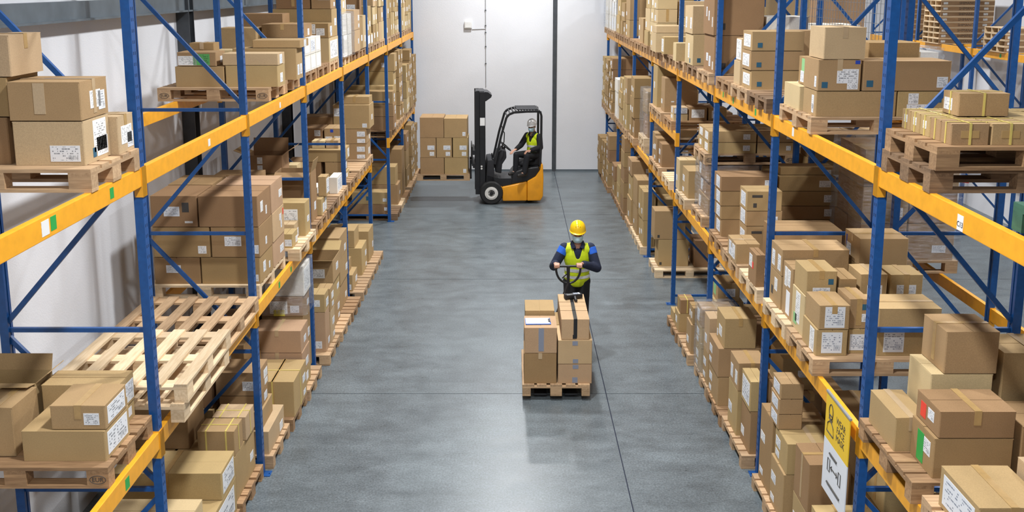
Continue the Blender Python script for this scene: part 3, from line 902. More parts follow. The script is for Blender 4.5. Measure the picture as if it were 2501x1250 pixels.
ctx(-1, 'u', 5)
pal(-3.78, 12.55, U_TOP, mat='wood_old'); pal(-3.78, 13.42, U_TOP, mat='wood_old'); pal(-3.78, 14.3, U_TOP, mat='wood')
fr(360, 0, 420)
k1 = wb(-3.70, -3.22, 12.75, .5, UD, 4.17, mat='card_brown', tape='')
k1b = wb(-3.70, -3.22, 12.77, .45, 4.17, 4.45, mat='card', tape='')
k0 = wb(-3.16, -2.98, 13.0, .4, UD, 4.31, mat='card_brown', tape='')
for i in range(3):
    for r in range(2):
        wb(-3.0 + .02 * r, -2.575, 12.60 + .36 * i, .35, UD + .21 * r, UD + .21 * (r + 1), mat='card_white', s=3, tape='', n=1)
k2 = wb(-3.2, -2.66, 12.95, .6, 4.31, 4.49, mat='card_brown', tape='n', s=1)
k3 = wb(-3.7, -3.1, 13.75, .5, UD, 4.38, mat='card_brown', tape=''); wb(-3.68, -3.1, 13.77, .45, 4.38, 4.6, mat='card_brown', tape='')
p3 = wb(-3.05, -2.575, 14.32, .76, UD, 4.24, mat='card_pale', s=3, n=0, tape='')
wb(-3.7, -3.07, 14.32, .76, UD, 4.24, mat='card', tape='')
p2 = wb(-2.98, -2.58, 14.33, .3, 4.24, 4.45, mat='card_brown', n=[(.1, .85, .18, .14, 'label_c'), (.8, .3, .12, .10)], s=2, tape='')
d1 = wb(-3.45, -2.585, 14.66, .44, 4.24, 4.64, mat='card', s=1, tape='')
wb(-3.4, -2.9, 14.68, .4, 4.64, 4.95, mat='card_brown', tape='n'); wb(-2.89, -2.6, 14.68, .4, 4.64, 4.98, mat='card', s=2, n=1, tape='')
ctx(-1, 'u', 4)
pal(-3.78, 15.3, U_TOP, mat='wood_new'); pal(-3.78, 16.3, U_TOP, mat='wood_old'); pal(-3.78, 17.15, U_TOP, mat='wood_old')
fill(-3.6, -2.52, 15.34, 16.06, UD, [.33, .32], 2, 2, mat='card_white', s=0, n=0, tape='')
film(-3.62, -2.50, 15.32, 16.08, UD + .001, 4.555, 'pale goods wrapped in clear film, upper wall-rack shelf, fourth bay from end wall', .02)
ft = wb(-3.3, -2.56, 15.36, .36, 4.575, 4.9, mat='card_pale', s=1, tape='', n=0)
wb(-3.3, -2.6, 15.75, .3, 4.575, 5.0, mat='card_pale', s=3, tape='')
q1 = wb(-3.0, -2.535, 16.42, .62, UD, 4.25, mat='card_pink', s=1, tape='', n=0); wb(-3.0, -2.535, 16.42, .62, 4.25, 4.58, mat='card_pink', s=2, tape='')
fill(-3.7, -3.03, 16.4, 17.05, UD, [.4, .35], 1, 1, mat='card_brown', s=0, n=0)
wb(-3.1, -2.56, 17.2, .32, UD, 4.43, mat='card_brown', s=1, tape='', n=0); wb(-3.1, -2.56, 17.55, .36, UD, 4.46, mat='card_pale', s=1, tape='', n=0)
wb(-3.7, -3.12, 17.2, .7, UD, 4.5, mat='card', tape='')
ctx(-1, 'u', 3)
for y in (18.1, 19.0, 19.9): pal(-3.78, y, U_TOP, mat='wood')
fill(-3.1, -2.57, 18.12, 18.9, UD, [.2], 1, 3, s=3, n=0)
e3 = wb(-3.6, -2.58, 18.14, .3, UD + .2, 4.40, mat='card', s=1, n=0); wb(-3.6, -2.6, 18.5, .38, UD + .2, 4.60, mat='card', s=1, n=0)
wb(-3.5, -2.7, 18.16, .25, 4.40, 4.72, mat='card_brown', n=2); fill(-3.1, -2.57, 19.02, 19.78, UD, [.34, .34, .4], 1, 2, s=1)
fill(-3.1, -2.57, 19.92, 20.7, UD, [.36, .3, .38], 1, 2)
ctx(-1, 'u', 2)
for y in (20.9, 21.8, 22.7): pal(-3.78, y, U_TOP, mat='wood')
fill(-3.1, -2.57, 20.92, 21.68, UD, [.38, .42, .42], 1, 2); fill(-3.1, -2.57, 21.82, 22.58, UD, [.5, .4, .3], 1, 3); fill(-3.1, -2.57, 22.72, 23.48, UD, [.3, .3, .3, .3], 1, 2)
ctx(-1, 'u', 1)
for y in (23.75, 24.6, 25.5): pal(-3.78, y, U_TOP, mat='wood')
fill(-3.1, -2.55, 23.77, 24.53, UD, [.55, .4, .3], 1, 2); fill(-3.1, -2.55, 24.62, 25.38, UD, [.35, .35, .35], 1, 3); fill(-3.1, -2.55, 25.52, 26.28, UD, [.4, .3, .4], 1, 2)

# ------------------------------------------------------------------ LEFT RACK, middle shelf
ctx(-1, 'm', 8)
pal(-3.78, 5.98, M_TOP, mat='wood_old', mark=True)
fr(0, 830, 420)
e1 = bx(6.03, MD, 155, 770, 662, .42, s=3, tape='', mat='card')
e2 = bx(6.05, e1, 360, 768, 477, .37, s=3, n=[(.85, .35, .1, .08)], tape='n', mat='card')
e3a = bx(6.47, MD, 300, 875, 535, .33, s=2, tape='', mat='card')
e3b = bx(6.47, e3a, 300, 872, 326, .33, s=2, tape='', mat='card')
e4 = bx(6.1, MD, -160, 105, 492, .36, tape='n', mat='card', x1=-3.24)
wb(-3.72, -3.26, 6.48, .30, MD, 2.30, mat='card', tape='', open=dict(f=1.4, b=.3, l=None, r=.9), label='open tan box with raised flaps behind stack, middle wall-rack shelf, eighth bay')
ctx(-1, 'm', 7)
pal(-3.46, 6.93, M_TOP, 1.05, 1.2, 'y', 'wood_new', True, what='bottom of a pair', slim=True)
pal(-3.44, 6.95, M_TOP + .144, 1.05, 1.2, 'y', 'wood_new', True, rot=.01, what='top of a pair', slim=True)
pal(-3.58, 8.30, M_TOP, 1.08, 1.22, 'y', 'wood', True, what='empty beside a pair', slim=True)
ctx(-1, 'm', 6)
pal(-3.72, 9.88, M_TOP, 1.14, 1.2, 'x', 'wood_new')
fr(360, 400, 420)
f1 = bx(9.93, MD, 48, 386, 680, .56, n=[(.38, .6, .15, .08, 'label_b')], tape='', mat='card_brown')
f2 = bx(9.93, MD, 390, 822, 680, .56, n=[(.97, .12, .06, .07)], s=[(.3, .5, .1, .11), (.75, .3, .05, .07)], tape='', mat='card_brown')
f3 = bx(9.93, f1, 38, 455, 460, .56, n=[(.93, .15, .085, .08)], tape='', mat='card_brown')
f4 = bx(9.93, f2, 460, 817, 460, .56, n=[(.42, .55, .17, .1, 'label_a'), (.98, .15, .06, .09)], s=[(.5, .3, .06, .08)], tape='', mat='card_brown')
f5 = bx(9.93, f3, 20, 362, 232, .56, n=[(.42, .5, .16, .1, 'label_b'), (.88, .12, .08, .02, 'label_c'), (.8, .7, .07, .1, 'print_dark')], tape='', mat='card_brown')
f6 = bx(9.93, f4, 366, 803, 234, .56, s=[(.25, .6, .1, .11), (.65, .25, .05, .09)], tape='', mat='card_brown')
for a, b in ((f1, f2), (f3, f4), (f5, f6)):
    wb(-3.68, -3.2, 10.52, .55, a['z0'], a['z1'], mat='card_brown', tape='')
    wb(-3.17, b['x1'], 10.52, .55, b['z0'], b['z1'], mat='card_pink', tape='', s=[(.7, .7, .09, .07), (.75, .35, .05, .1), (.95, .85, .04, .07, 'sticker_red')] if a is f3 else 1)
pal(-3.66, 11.30, M_TOP, 1.2, 1.0, 'x', 'wood_new', True)
g1 = bx(11.92, MD, 930, 1150, 283, .3, n=[(.35, .6, .22, .22, 'label_c')], s=1, tape='', mat='card')
g2 = bx(11.34, MD, 960, 1056, 510, .3, n=[(.9, .25, .08, .08)], s=1, tape='', mat='card')
g2b = bx(11.66, MD, 950, 1072, 440, .24, s=1, tape='', mat='card_pale')
wb(-3.6, -2.95, 11.4, .5, MD, 2.3, mat='card_brown'); wb(-3.6, -3.05, 11.92, .35, MD, 2.72, mat='card_brown', tape='', n=[(.5, .97, .4, .03, 'paper')])
ctx(-1, 'm', 5)
pal(-3.7, 12.52, M_TOP, mat='wood_old'); pal(-3.7, 13.4, M_TOP, mat='wood_dark'); pal(-3.7, 14.28, M_TOP, mat='wood')
fr(660, 300, 260)
ob = bx(12.64, MD, 60, 488, 582, .36, mat='card_brown', tape='', open=dict(f=2.0, b=None, l=None, r=.25), s=1, label='large open brown box with raised side flap, middle wall-rack shelf, fifth bay from end wall')
h1 = bx(13.02, MD, 440, 606, 895, .42, mat='card', s=[(.3, .2, .12, .12), (.8, .4, .1, .16)], n=0, tape='n')
h2 = bx(13.2, h1, 558, 660, 632, .24, mat='card', s=3, tape='', n=0)
wb(-3.0, -2.66, 13.5, .34, MD, 2.24, mat='card_white', s=3, tape='')
h3 = bx(14.45, MD, 688, 792, 640, .42, mat='card_white', s=3, tape='')
wb(-3.7, -3.2, 13.45, .5, MD, 2.44, mat='card_brown', tape='')
t1 = bx(13.47, 2.44, 2, 146, 380, .42, x0=-3.62, mat='card_brown', tape='', n=[(.35, .85, .07, .09), (.35, .1, .07, .09)], open=dict(f=None, b=.2, l=1.2, r=1.0), label='open brown box with two small white labels beside the wall, middle shelf, fifth bay')
fill(-3.18, -3.02, 13.96, 14.22, MD, [.32, .2], 1, 1, mat='card_pale', n=1, s=0)
wb(-3.7, -3.05, 14.3, .6, MD, 2.35, mat='card_brown', tape='')
ctx(-1, 'm', 4)
pal(-3.7, 15.3, M_TOP, mat='wood_old'); pal(-3.7, 16.3, M_TOP, mat='wood'); pal(-3.7, 17.3, M_TOP, mat='wood', ly=.7)
q4 = bx(15.34, MD, 640, 872, 598, .5, mat='card', s=2, tape=''); 
q5 = bx(15.34, q4, 640, 850, 460, .5, mat='card', s=[(.2, .4, .12, .13, 'sticker_green'), (.8, .4, .14, .12)], tape='')
q6 = bx(15.34, q5, 440, 868, 318, .55, mat='card', s=2, tape='')
wb(-3.5, -2.95, 15.34, .5, MD, q5['z1'], mat='card_brown', tape='')
bx(15.5, q6, 484, 640, 212, .28, mat='card_pale', tape='n'); bx(15.5, q6, 648, 800, 205, .28, mat='card_pale', tape='n')
s1a = wb(-3.45, -3.13, 16.5, .5, MD, 2.36, mat='card_brown', tape='', n=0); s2a = wb(-3.11, -2.82, 16.5, .5, MD, 2.36, mat='card', tape='')
wb(-3.45, -3.13, 16.5, .5, 2.36, 2.63, mat='card_brown', n=[(.85, .85, .1, .1, 'label_a'), (.85, .05, .1, .05, 'label_b')], tape=''); wb(-3.11, -2.82, 16.5, .5, 2.36, 2.63, mat='card', n=[(.1, .25, .11, .08), (.95, .25, .1, .09), (.45, .95, .05, .05, 'sticker_blue')], tape='')
r1 = bx(17.38, MD, 760, 1130, 245, .58, mat='card', n=[(.95, .75, .14, .09, 'label_b'), (.95, .05, .14, .07, 'label_a')], s=1, tape='')
r2 = bx(17.38, r1, 760, 1130, 70, .58, mat='card', n=[(.95, .75, .14, .09, 'label_b'), (.95, .05, .14, .07, 'label_a')], s=1, tape='')
fr(640, 0, 420)
r3 = bx(17.38, r2, 515, 782, 762, .58, mat='card', n=[(.92, .05, .08, .07), (.02, .8, .12, .14)], s=1, tape='')
r4 = bx(17.5, r3, 560, 780, 702, .4, mat='card', tape='n')
wb(-3.65, -3.0, 17.4, .5, MD, 2.7, mat='card_brown', tape='')
ctx(-1, 'm', 2)
for y in (20.86, 21.75, 22.65): pal(-3.7, y, M_TOP, mat='wood_old' if y < 21 else 'wood')
fr(850, 100, 170)
wb(-3.6, -2.46, 20.95, .45, MD, 2.24, mat='card_brown', s=1); wb(-3.6, -2.46, 20.95, .45, 2.24, 2.50, mat='card_brown', s=2)
wb(-3.6, -2.47, 20.97, .4, 2.50, 2.77, mat='card_brown', n=[(.93, .15, .09, .09)], s=2)
u4 = wb(-3.5, -2.52, 21.44, .28, MD, 2.84, mat='card', s=1)
u5 = wb(-3.3, -2.55, 21.80, .5, MD, 2.62, mat='card_brown', s=2); wb(-3.3, -2.55, 21.82, .5, 2.62, 3.12, mat='card', s=1); wb(-3.3, -2.52, 21.82, .5, 3.12, 3.5, mat='card', s=1, n=1)
fill(-3.0, -2.50, 22.68, 23.45, MD, [.32, .32, .32, .32, .28], 1, 2, mat='card_brown', s=2)
ctx(-1, 'm', 1)
for y in (23.75, 24.6, 25.5): pal(-3.7, y, M_TOP, mat='wood')
fill(-3.1, -2.46, 23.77, 24.53, MD, [.35, .4, .4], 1, 2); fill(-3.1, -2.46, 24.62, 25.38, MD, [.3, .3, .3, .3, .25], 1, 2, mat='card_brown'); fill(-3.1, -2.46, 25.52, 26.28, MD, [.4, .3, .35, .2], 1, 2, mat='card_brown')

# ------------------------------------------------------------------ LEFT RACK, floor
ctx(-1, 'f', 7)
pal(-3.74, 6.95, 0, mat='wood_old'); pal(-3.74, 7.85, 0, mat='wood_old'); pal(-3.74, 8.75, 0, mat='wood_old')
wb(-3.7, -2.95, 7.0, .7, FD, .48, mat='card', s=1)
wb(-3.6, -2.56, 7.9, .75, FD, .48, mat='card', s=3, tape='')
fr(360, 830, 420)
v1 = wb(-3.55, -2.56, 8.2, .45, .48, .74, mat='card', s=3, tape='n')
wb(-3.4, -2.6, 7.4, .4, .48, .72, mat='card_pale', tape='n', n=1)
wb(-3.2, -2.6, 8.78, .72, FD, .60, mat='card', s=1)
wb(-3.72, -3.22, 8.78, .72, FD, .60, mat='card_brown')
v2 = bx(8.80, .60, 362, 636, 664, .30, mat='card', strap=2, tape='')
v3 = bx(9.14, .60, 470, 720, 560, .32, mat='card_pale', strap=2, tape='')
v4 = wb(-3.66, -3.08, 8.95, .5, .60, 1.04, mat='card_brown', tape='')
ctx(-1, 'f', 6)
pal(-3.68, 9.72, 0, mat='wood'); pal(-3.66, 10.6, 0, mat='wood_old'); pal(-3.64, 11.45, 0, mat='wood')
w0 = wb(-3.0, -2.52, 9.76, .7, FD, .40, mat='card_pale', tape='', s=1)
w0b = wb(-3.02, -2.6, 9.8, .5, .40, .60, mat='card', tape='')
w1 = wb(-3.05, -2.62, 9.84, .36, .60, .76, mat='card_brown', s=1, tape='')
w2 = wb(-3.08, -2.62, 9.84, .4, .76, 1.02, mat='card', n=[(.85, .35, .12, .1)], s=2, tape='')
w3 = wb(-3.62, -3.1, 9.8, .6, FD, .62, mat='card_brown'); wb(-3.6, -3.12, 9.85, .5, .62, .98, mat='card_brown', n=[(.8, .6, .1, .09)], s=1)
wb(-3.55, -3.1, 9.9, .4, .98, 1.28, mat='card_brown', n=[(.8, .6, .1, .09)], s=2)
w4 = wb(-2.95, -2.45, 10.68, .7, FD, .57, mat='card', n=0, s=2, tape='n', strap=1)
wb(-3.6, -2.98, 10.65, .7, FD, .7, mat='card_brown'); wb(-3.5, -3.0, 10.7, .5, .7, 1.0, mat='card', n=1)
w5c = wb(-3.15, -2.5, 11.42, .45, FD, .37, mat='card', s=1); w5a = wb(-3.12, -2.5, 11.42, .44, .37, .63, mat='card_pink', s=1, tape='n'); w5 = wb(-3.10, -2.51, 11.42, .43, .63, .91, mat='card_pink', s=1, tape='n')
x1 = wb(-3.1, -2.58, 11.9, .52, FD, .52, mat='card_brown', s=1, tape=''); x2 = wb(-3.1, -2.58, 11.9, .52, .52, .92, mat='card_brown', n=[(.1, .85, .14, .07), (.55, .1, .18, .1), (.95, .1, .1, .1)], s=1, tape='')
x3 = wb(-3.1, -2.58, 11.9, .52, .92, 1.18, mat='card_brown', n=[(.9, .3, .11, .09), (.35, .4, .22, .16, 'label_c'), (.4, .02, .14, .08, 'sticker_yellow')], s=1, tape='')
x4 = wb(-3.05, -2.56, 11.92, .48, 1.18, 1.56, mat='card_white', n=0, s=3, tape='')
film(-3.11, -2.545, 11.885, 12.35, .95, 1.58, 'clear stretch film around the upper cartons of a floor stack under wall-rack', .02)
wb(-3.7, -3.14, 11.5, .8, FD, .9, mat='card_brown', tape='')
ctx(-1, 'f', 5)
pal(-3.6, 12.6, 0, mat='wood'); pal(-3.58, 13.5, 0, mat='wood'); pal(-3.56, 14.35, 0, mat='wood_old')
y1 = wb(-2.68, -2.46, 12.72, .3, FD, .70, mat='card_pink', n=[(.5, .1, .1, .1)], s=1, tape=''); y2 = wb(-2.70, -2.46, 12.72, .3, .70, .95, mat='card', n=[(.5, .5, .1, .09)], s=1, tape='')
y3 = wb(-2.64, -2.45, 13.06, .3, FD, .6, mat='card_pale', s=2, tape=''); wb(-2.64, -2.45, 13.06, .28, .6, .92, mat='card', n=1, s=2, tape='')
y4 = wb(-3.3, -2.74, 12.75, .55, FD, .55, mat='card_brown', tape=''); wb(-3.3, -2.76, 12.75, .5, .55, .9, mat='card_brown', tape='')
y5 = wb(-2.98, -2.52, 13.62, .6, FD, .5, mat='card', s=2, tape=''); y6 = wb(-2.98, -2.52, 13.62, .6, .5, .83, mat='card', s=1, tape='n')
y7 = wb(-2.98, -2.50, 13.62, .6, .83, 1.16, mat='card', n=[(.3, .35, .3, .13, 'label_c')], s=1, tape='', open=dict(f=1.3, b=1.1, l=None, r=None), label='open tan box with wide white label atop floor stack under wall-rack, fifth bay')
wb(-3.5, -3.0, 13.6, .6, FD, 1.05, mat='card_brown', tape='')
fill(-3.2, -2.52, 14.4, 15.1, FD, [.4, .4, .34], 1, 1, mat='card', n=0)
ctx(-1, 'f', 4)
pal(-3.55, 15.35, 0, mat='wood'); pal(-3.55, 16.2, 0, mat='wood'); pal(-3.55, 17.1, 0, mat='wood')
wb(-3.0, -2.52, 15.4, .5, FD, .42, mat='card', s=1, n=1); wb(-2.95, -2.6, 15.42, .4, .42, .62, mat='card_brown', strap=1, tape='')
wb(-3.4, -3.03, 15.4, .6, FD, .66, mat='card')
z1 = wb(-3.2, -2.5, 16.3, .6, FD, .62, mat='card', s=2, tape='n', n=0); wb(-3.1, -2.62, 16.32, .5, .62, .92, mat='card', tape='n')
wb(-3.2, -2.5, 17.15, .6, FD, .7, mat='card', s=1)
ctx(-1, 'f', 2)
pal(-3.62, 20.9, 0, mat='wood_dark'); pal(-3.62, 21.75, 0, mat='wood_new'); pal(-3.6, 22.65, 0, mat='wood_old')
wb(-3.62, -2.60, 20.95, .4, FD, .34, mat='card_brown', n=[(.96, .5, .06, .07)])
wb(-3.4, -2.62, 20.97, .4, .34, .60, mat='card', n=[(.45, .5, .1, .09, 'print_blue'), (.96, .3, .08, .07)])
wb(-3.2, -2.5, 21.8, .6, FD, .6, mat='card', s=1); wb(-3.15, -2.55, 21.82, .5, .6, 1.0, mat='card', s=0); wb(-3.3, -2.5, 22.68, .7, FD, .7, mat='card_brown'); wb(-3.3, -2.5, 22.7, .6, .7, 1.25, mat='card_brown', s=0)
ctx(-1, 'f', 1)
for y in (23.75, 24.6, 25.5): pal(-3.6, y, 0, mat='wood')
fill(-3.2, -2.5, 23.78, 24.5, FD, [.45, .45, .4], 1, 1, mat='card_brown'); fill(-3.1, -2.45, 24.62, 25.38, FD, [.3, .3, .3, .3, .2], 1, 2, mat='card_brown'); fill(-3.1, -2.45, 25.52, 26.28, FD, [.4, .3, .35, .2], 1, 2, mat='card_brown')

# ================================================================== RIGHT RACK, upper shelf
ctx(1, 'u', 8)
pal(2.54, 5.93, U_TOP, mat='wood_dark', what='bottom of a pair'); pal(2.55, 5.91, U_TOP + .144, mat='wood_old', rot=.015, what='top of a pair')
Z2 = UD + .144
for i in range(4):
    for j in range(5):
        wb(2.66 + .245 * i, 2.66 + .245 * i + .24, 5.97 + .158 * j, .154, Z2, Z2 + .135, mat='card', strap=1, tape='', n=[(.5, .5, .11, .045, 'tape')] if j == 0 else 0, s=[(.5, .6, .05, .05)] if i == 0 and j > 1 else 0)
wb(2.83, 3.16, 6.28, .24, Z2 + .135, Z2 + .285, mat='card', strap=1, tape='', s=1)
pal(2.6, 4.22, U_TOP, mat='block_green', ly=.82); wb(2.64, 3.5, 4.24, .78, UD, UD + .34, mat='card_pale', tape='')
ctx(1, 'u', 7)
pal(2.53, 8.33, U_TOP, mat='wood', ly=1.0)
fr(1800, 0, 420)
r1a = bx(8.38, UD, 572, 1162, 662, .38, mat='card', tape='', s=[(.2, .6, .06, .12), (.2, .15, .05, .07)], n=0)
fr(2030, 100, 310, 1938)
r1b = bx(8.38, UD, 1010, 1800, 765, .38, mat='card', tape='', n=[(.25, .9, .085, .09), (.30, .08, .17, .09), (.85, .8, .05, .06, 'print_blue')])
r1c = wb(2.55, 2.98, 8.79, .5, UD, r1a['z1'], mat='card_pale', tape='', s=0)
wb(3.0, 3.7, 8.79, .5, UD, r1a['z1'], mat='card', tape='')
fr(1800, 0, 420)
r2a = bx(8.38, r1a, 588, 907, 432, .42, mat='card', tape='n', n=[(.9, .45, .18, .12, 'label_a'), (.93, .05, .09, .09), (.1, .1, .05, .05, 'print_blue'), (.97, 1, .04, .03, 'sticker_blue')], s=[(.1, .15, .05, .09)])
fr(2030, 100, 310, 1938)
r2b = bx(8.38, r1b, 485, 1838, 300, .42, mat='card', tape='', n=[(.04, .15, .055, .055, 'print_blue'), (.97, .15, .09, .09, 'label_b')])
wb(2.62, 2.78, 8.86, .24, r1a['z1'], r1a['z1'] + .25, mat='card_brown', tape='', s=[(.3, .9, .1, .13, 'sticker_greenpale'), (.5, .1, .1, .1)])
fr(1800, 0, 420)
r3 = bx(8.38, r2a, 632, 942, 196, .42, mat='card_pale', tape='n')
wb(3.16, 3.62, 8.86, .45, r1a['z1'], r1a['z1'] + .38, mat='card_brown', tape='')
ctx(1, 'u', 6)
pal(2.5, 9.70, U_TOP, mat='wood_dark', what='empty beside carton stack'); pal(2.5, 10.52, U_TOP, mat='wood'); pal(2.5, 11.36, U_TOP, mat='wood_old', what='half empty')
fr(1700, 60, 260, 1625)
t1_ = bx(10.56, UD, 832, 1660, 700, .42, mat='card', tape='', p=1, s=[(.5, .5, .3, .12, 'label_c')]); t2_ = bx(10.56, t1_, 828, 1660, 402, .42, mat='card', tape='', p=1, s=[(.5, .5, .3, .13, 'label_c')]); t3_ = bx(10.56, t2_, 850, 1660, 102, .42, mat='card', tape='', p=1, s=[(.5, .5, .3, .13, 'label_c')])
t4_ = bx(11.05, UD, 660, 800, 560, .3, mat='card_pale', tape='')
t5_ = bx(11.07, t4_, 690, 830, 215, .26, mat='card_pale', tape='', s=[(.5, .6, .26, .25, 'label_c')])
wb(2.9, 3.6, 11.0, .3, UD, 4.5, mat='card', tape='', n=0)
ctx(1, 'u', 5)
pal(2.48, 12.47, U_TOP, mat='wood'); pal(2.5, 13.35, U_TOP, mat='wood_dark'); pal(2.48, 14.3, U_TOP, mat='wood')
fr(1460, 0, 420)
u1_ = bx(12.5, UD, 845, 1215, 258, .68, mat='card_brown', tape='', s=[(.7, .35, .12, .1), (.4, .2, .1, .13), (.1, .1, .05, .1)], n=[(.08, .12, .1, .08, 'print_dark'), (.04, .75, .02, .08, 'label_c')])
u2_ = bx(12.5, u1_, 845, 1215, -110, .68, mat='card_brown', tape='', s=[(.7, .45, .06, .12), (.45, .35, .06, .12), (.1, .2, .04, .12)], n=[(.08, .12, .1, .08, 'print_dark')])
wb(3.18, 3.7, 12.5, .6, UD, 4.6, mat='card_white', tape='')
u3_ = bx(13.72, UD, 688, 760, 248, .6, x1=3.15, mat='card_pale', tape='', s=[(.5, .4, .1, .2), (.3, .06, .06, .06, 'print_blue')], n=[(.1, .1, .05, .06, 'print_blue')])
u4_ = bx(13.72, u3_, 688, 770, 42, .6, x1=3.15, mat='card_pale', tape='', s=4)
u5_ = bx(14.5, UD, 566, 614, 312, .26, x1=2.86, mat='card_pale', tape='')
fill(3.2, 3.66, 13.4, 14.1, UD, [.3, .3], 1, 1, n=0, s=0); fill(2.9, 3.66, 14.42, 14.98, UD, [.26, .26, .26], 1, 1, mat='card_pale', n=0, s=0)
ctx(1, 'u', 4)
pal(2.5, 15.35, U_TOP, mat='wood_old'); pal(2.48, 16.2, U_TOP, mat='wood'); pal(2.48, 17.1, U_TOP, mat='wood_old')
bx(15.95, UD, 480, 640, 268, .3, x1=3.1, mat='card', tape='', s=[(.5, .5, .2, .2, 'label_c')])
bx(16.4, UD, 420, 640, 240, .6, x1=3.6, mat='card_pale', tape='', s=1); bx(16.42, 4.17, 425, 620, 188, .5, x1=3.5, mat='card_pale', tape='n')
for r in range(3): wb(2.86, 3.62, 17.2, .6, UD + .27 * r, UD + .27 * (r + 1), mat='card_pale', tape='', n=0)
fill(2.47, 2.84, 17.12, 17.9, UD, [.22, .23, .23, .23], 1, 2, mat='card_pale', s=1, n=0)
ctx(1, 'u', 3)
for y in (18.1, 19.0, 19.9): pal(2.46, y, U_TOP, mat='wood_old')
wb(2.48, 3.0, 18.15, .5, UD, 4.16, mat='card'); fill(2.48, 3.0, 19.05, 19.75, UD, [.46], 1, 1, n=1); fill(2.5, 3.3, 18.15, 18.8, 4.16, [.4, .3], 1, 1, n=1)
ctx(1, 'u', 2)
for y in (20.9, 21.8, 22.7): pal(2.46, y, U_TOP, mat='wood_old')
fill(2.46, 3.3, 20.95, 21.65, UD, [.36, .42, .3], 1, 1, mat='card', n=0); fill(2.46, 3.0, 21.84, 22.55, UD, [.3, .4], 1, 2, mat='card_brown'); fill(2.46, 3.0, 22.75, 23.45, UD, [.4, .4], 1, 1, mat='card')
ctx(1, 'u', 1)
for y in (23.75, 24.6, 25.5): pal(2.46, y, U_TOP, mat='wood')
fill(2.46, 3.1, 23.78, 24.5, UD, [.35, .35, .35], 1, 2, mat='card_white', s=3); fill(2.46, 3.1, 24.63, 25.35, UD, [.35, .35, .35], 1, 2, mat='card_white', s=1); fill(2.46, 3.1, 25.53, 26.25, UD, [.35, .35, .35], 1, 2, mat='card_white', s=1)
film(2.45, 3.12, 23.76, 26.27, UD + .001, 4.97, 'milky stretch film over white cartons, upper aisle-rack shelf, first bay from end wall', .02)

# ------------------------------------------------------------------ RIGHT RACK, shelves of the middle
ctx(1, 'm', 8)
pal(2.5, 5.75, M_TOP, ly=.95, mat='wood_old')
B3 = wb(2.54, 2.77, 6.17, .48, MD, 2.19, mat='card', tape='n')
B2 = wb(2.80, 3.22, 6.28, .38, MD, 2.45, mat='card_pale', tape='')
B1 = wb(2.88, 3.24, 6.28, .38, 2.45, 2.745, mat='card', tape='s')
B4 = wb(2.64, 3.14, 5.80, .36, MD, 2.22, mat='card_brown', tape='', s=[(.2, .7, .1, .1), (.6, .3, .1, .2, 'sticker_green')])
B4b = wb(2.66, 3.14, 5.80, .36, 2.22, 2.40, mat='card_brown', tape='n', s=[(.3, .6, .09, .07), (.75, .4, .08, .1, 'sticker_red')])
B6 = wb(3.27, 3.72, 6.28, .38, MD, 2.6, mat='card', tape='n'); wb(3.18, 3.7, 5.8, .4, MD, 2.3, mat='card_brown', tape='')
pal(2.5, 4.75, M_TOP, ly=.85, mat='wood'); wb(2.55, 2.95, 5.0, .5, MD, 2.2, mat='card', s=3); wb(2.97, 3.6, 4.95, .5, MD, 2.28, mat='card_pale')
ctx(1, 'm', 7)
pal(2.5, 7.82, M_TOP, mat='wood'); pal(2.5, 8.68, M_TOP, mat='wood_new')
A1a = wb(2.56, 3.2, 9.1, .4, MD, 2.28, mat='card', s=[(.4, .7, .1, .12), (.8, .3, .06, .08, 'print_dark')], tape='')
A1b = wb(2.56, 3.2, 9.1, .4, 2.28, 2.54, mat='card', s=4, tape='n')
A2 = wb(2.57, 2.92, 8.76, .32, MD, 2.45, mat='card', s=[(.3, .9, .09, .16, 'label_c'), (.75, .9, .08, .18, 'label_c'), (.3, .1, .12, .22, 'paper')], tape='')
A3a = wb(2.56, 2.84, 8.34, .38, MD, 2.33, mat='card_pale', s=[(.5, .8, .13, .28, 'label_c'), (.75, .15, .1, .1, 'sticker_greenpale')], tape='', n=0)
A3b = wb(2.57, 2.84, 8.34, .38, 2.33, 2.555, mat='card', n=[(.5, .05, .15, .06, 'label_a'), (.88, .6, .045, .05, 'print_blue')], tape='n')
A4a = wb(2.54, 2.81, 7.90, .4, MD, 2.18, mat='card', n=[(.5, .55, .17, .18, 'label_b')], s=[(.2, .3, .12, .2, 'label_c')], tape='', tmat='tape')
A4b = wb(2.555, 2.815, 7.90, .4, 2.18, 2.39, mat='card', n=[(.55, .6, .165, .18, 'label_b')], tape='n')
A5 = wb(2.86, 3.02, 8.36, .36, MD, 2.48, mat='card_brown', tape='')
A6 = wb(2.83, 3.03, 7.96, .36, MD, 2.16, mat='card', tape='', n=[(.4, .4, .17, .14, 'label_b')]); A6b = wb(2.83, 3.0, 7.98, .34, 2.16, 2.42, mat='card', n=[(.85, .3, .06, .07), (.85, .8, .05, .05, 'print_blue')], tape='n')
A7a = wb(3.06, 3.32, 8.40, .34, MD, 2.28, mat='card'); A7 = wb(3.06, 3.30, 8.40, .34, 2.28, 2.51, mat='card', n=[(.6, .3, .13, .08)], tape='n')
A7b = wb(3.34, 3.68, 8.40, .34, MD, 2.28, mat='card'); A7c = wb(3.33, 3.62, 8.42, .32, 2.28, 2.50, mat='card', n=[(.5, .3, .17, .08)], tape='n')
A8a = wb(3.24, 3.68, 9.0, .4, MD, 2.42, mat='card_brown'); A8 = wb(3.24, 3.7, 8.98, .42, 2.42, 2.68, mat='card', s=[(.8, .25, .12, .11), (.9, .75, .03, .1, 'sticker_blue')], tape='s')
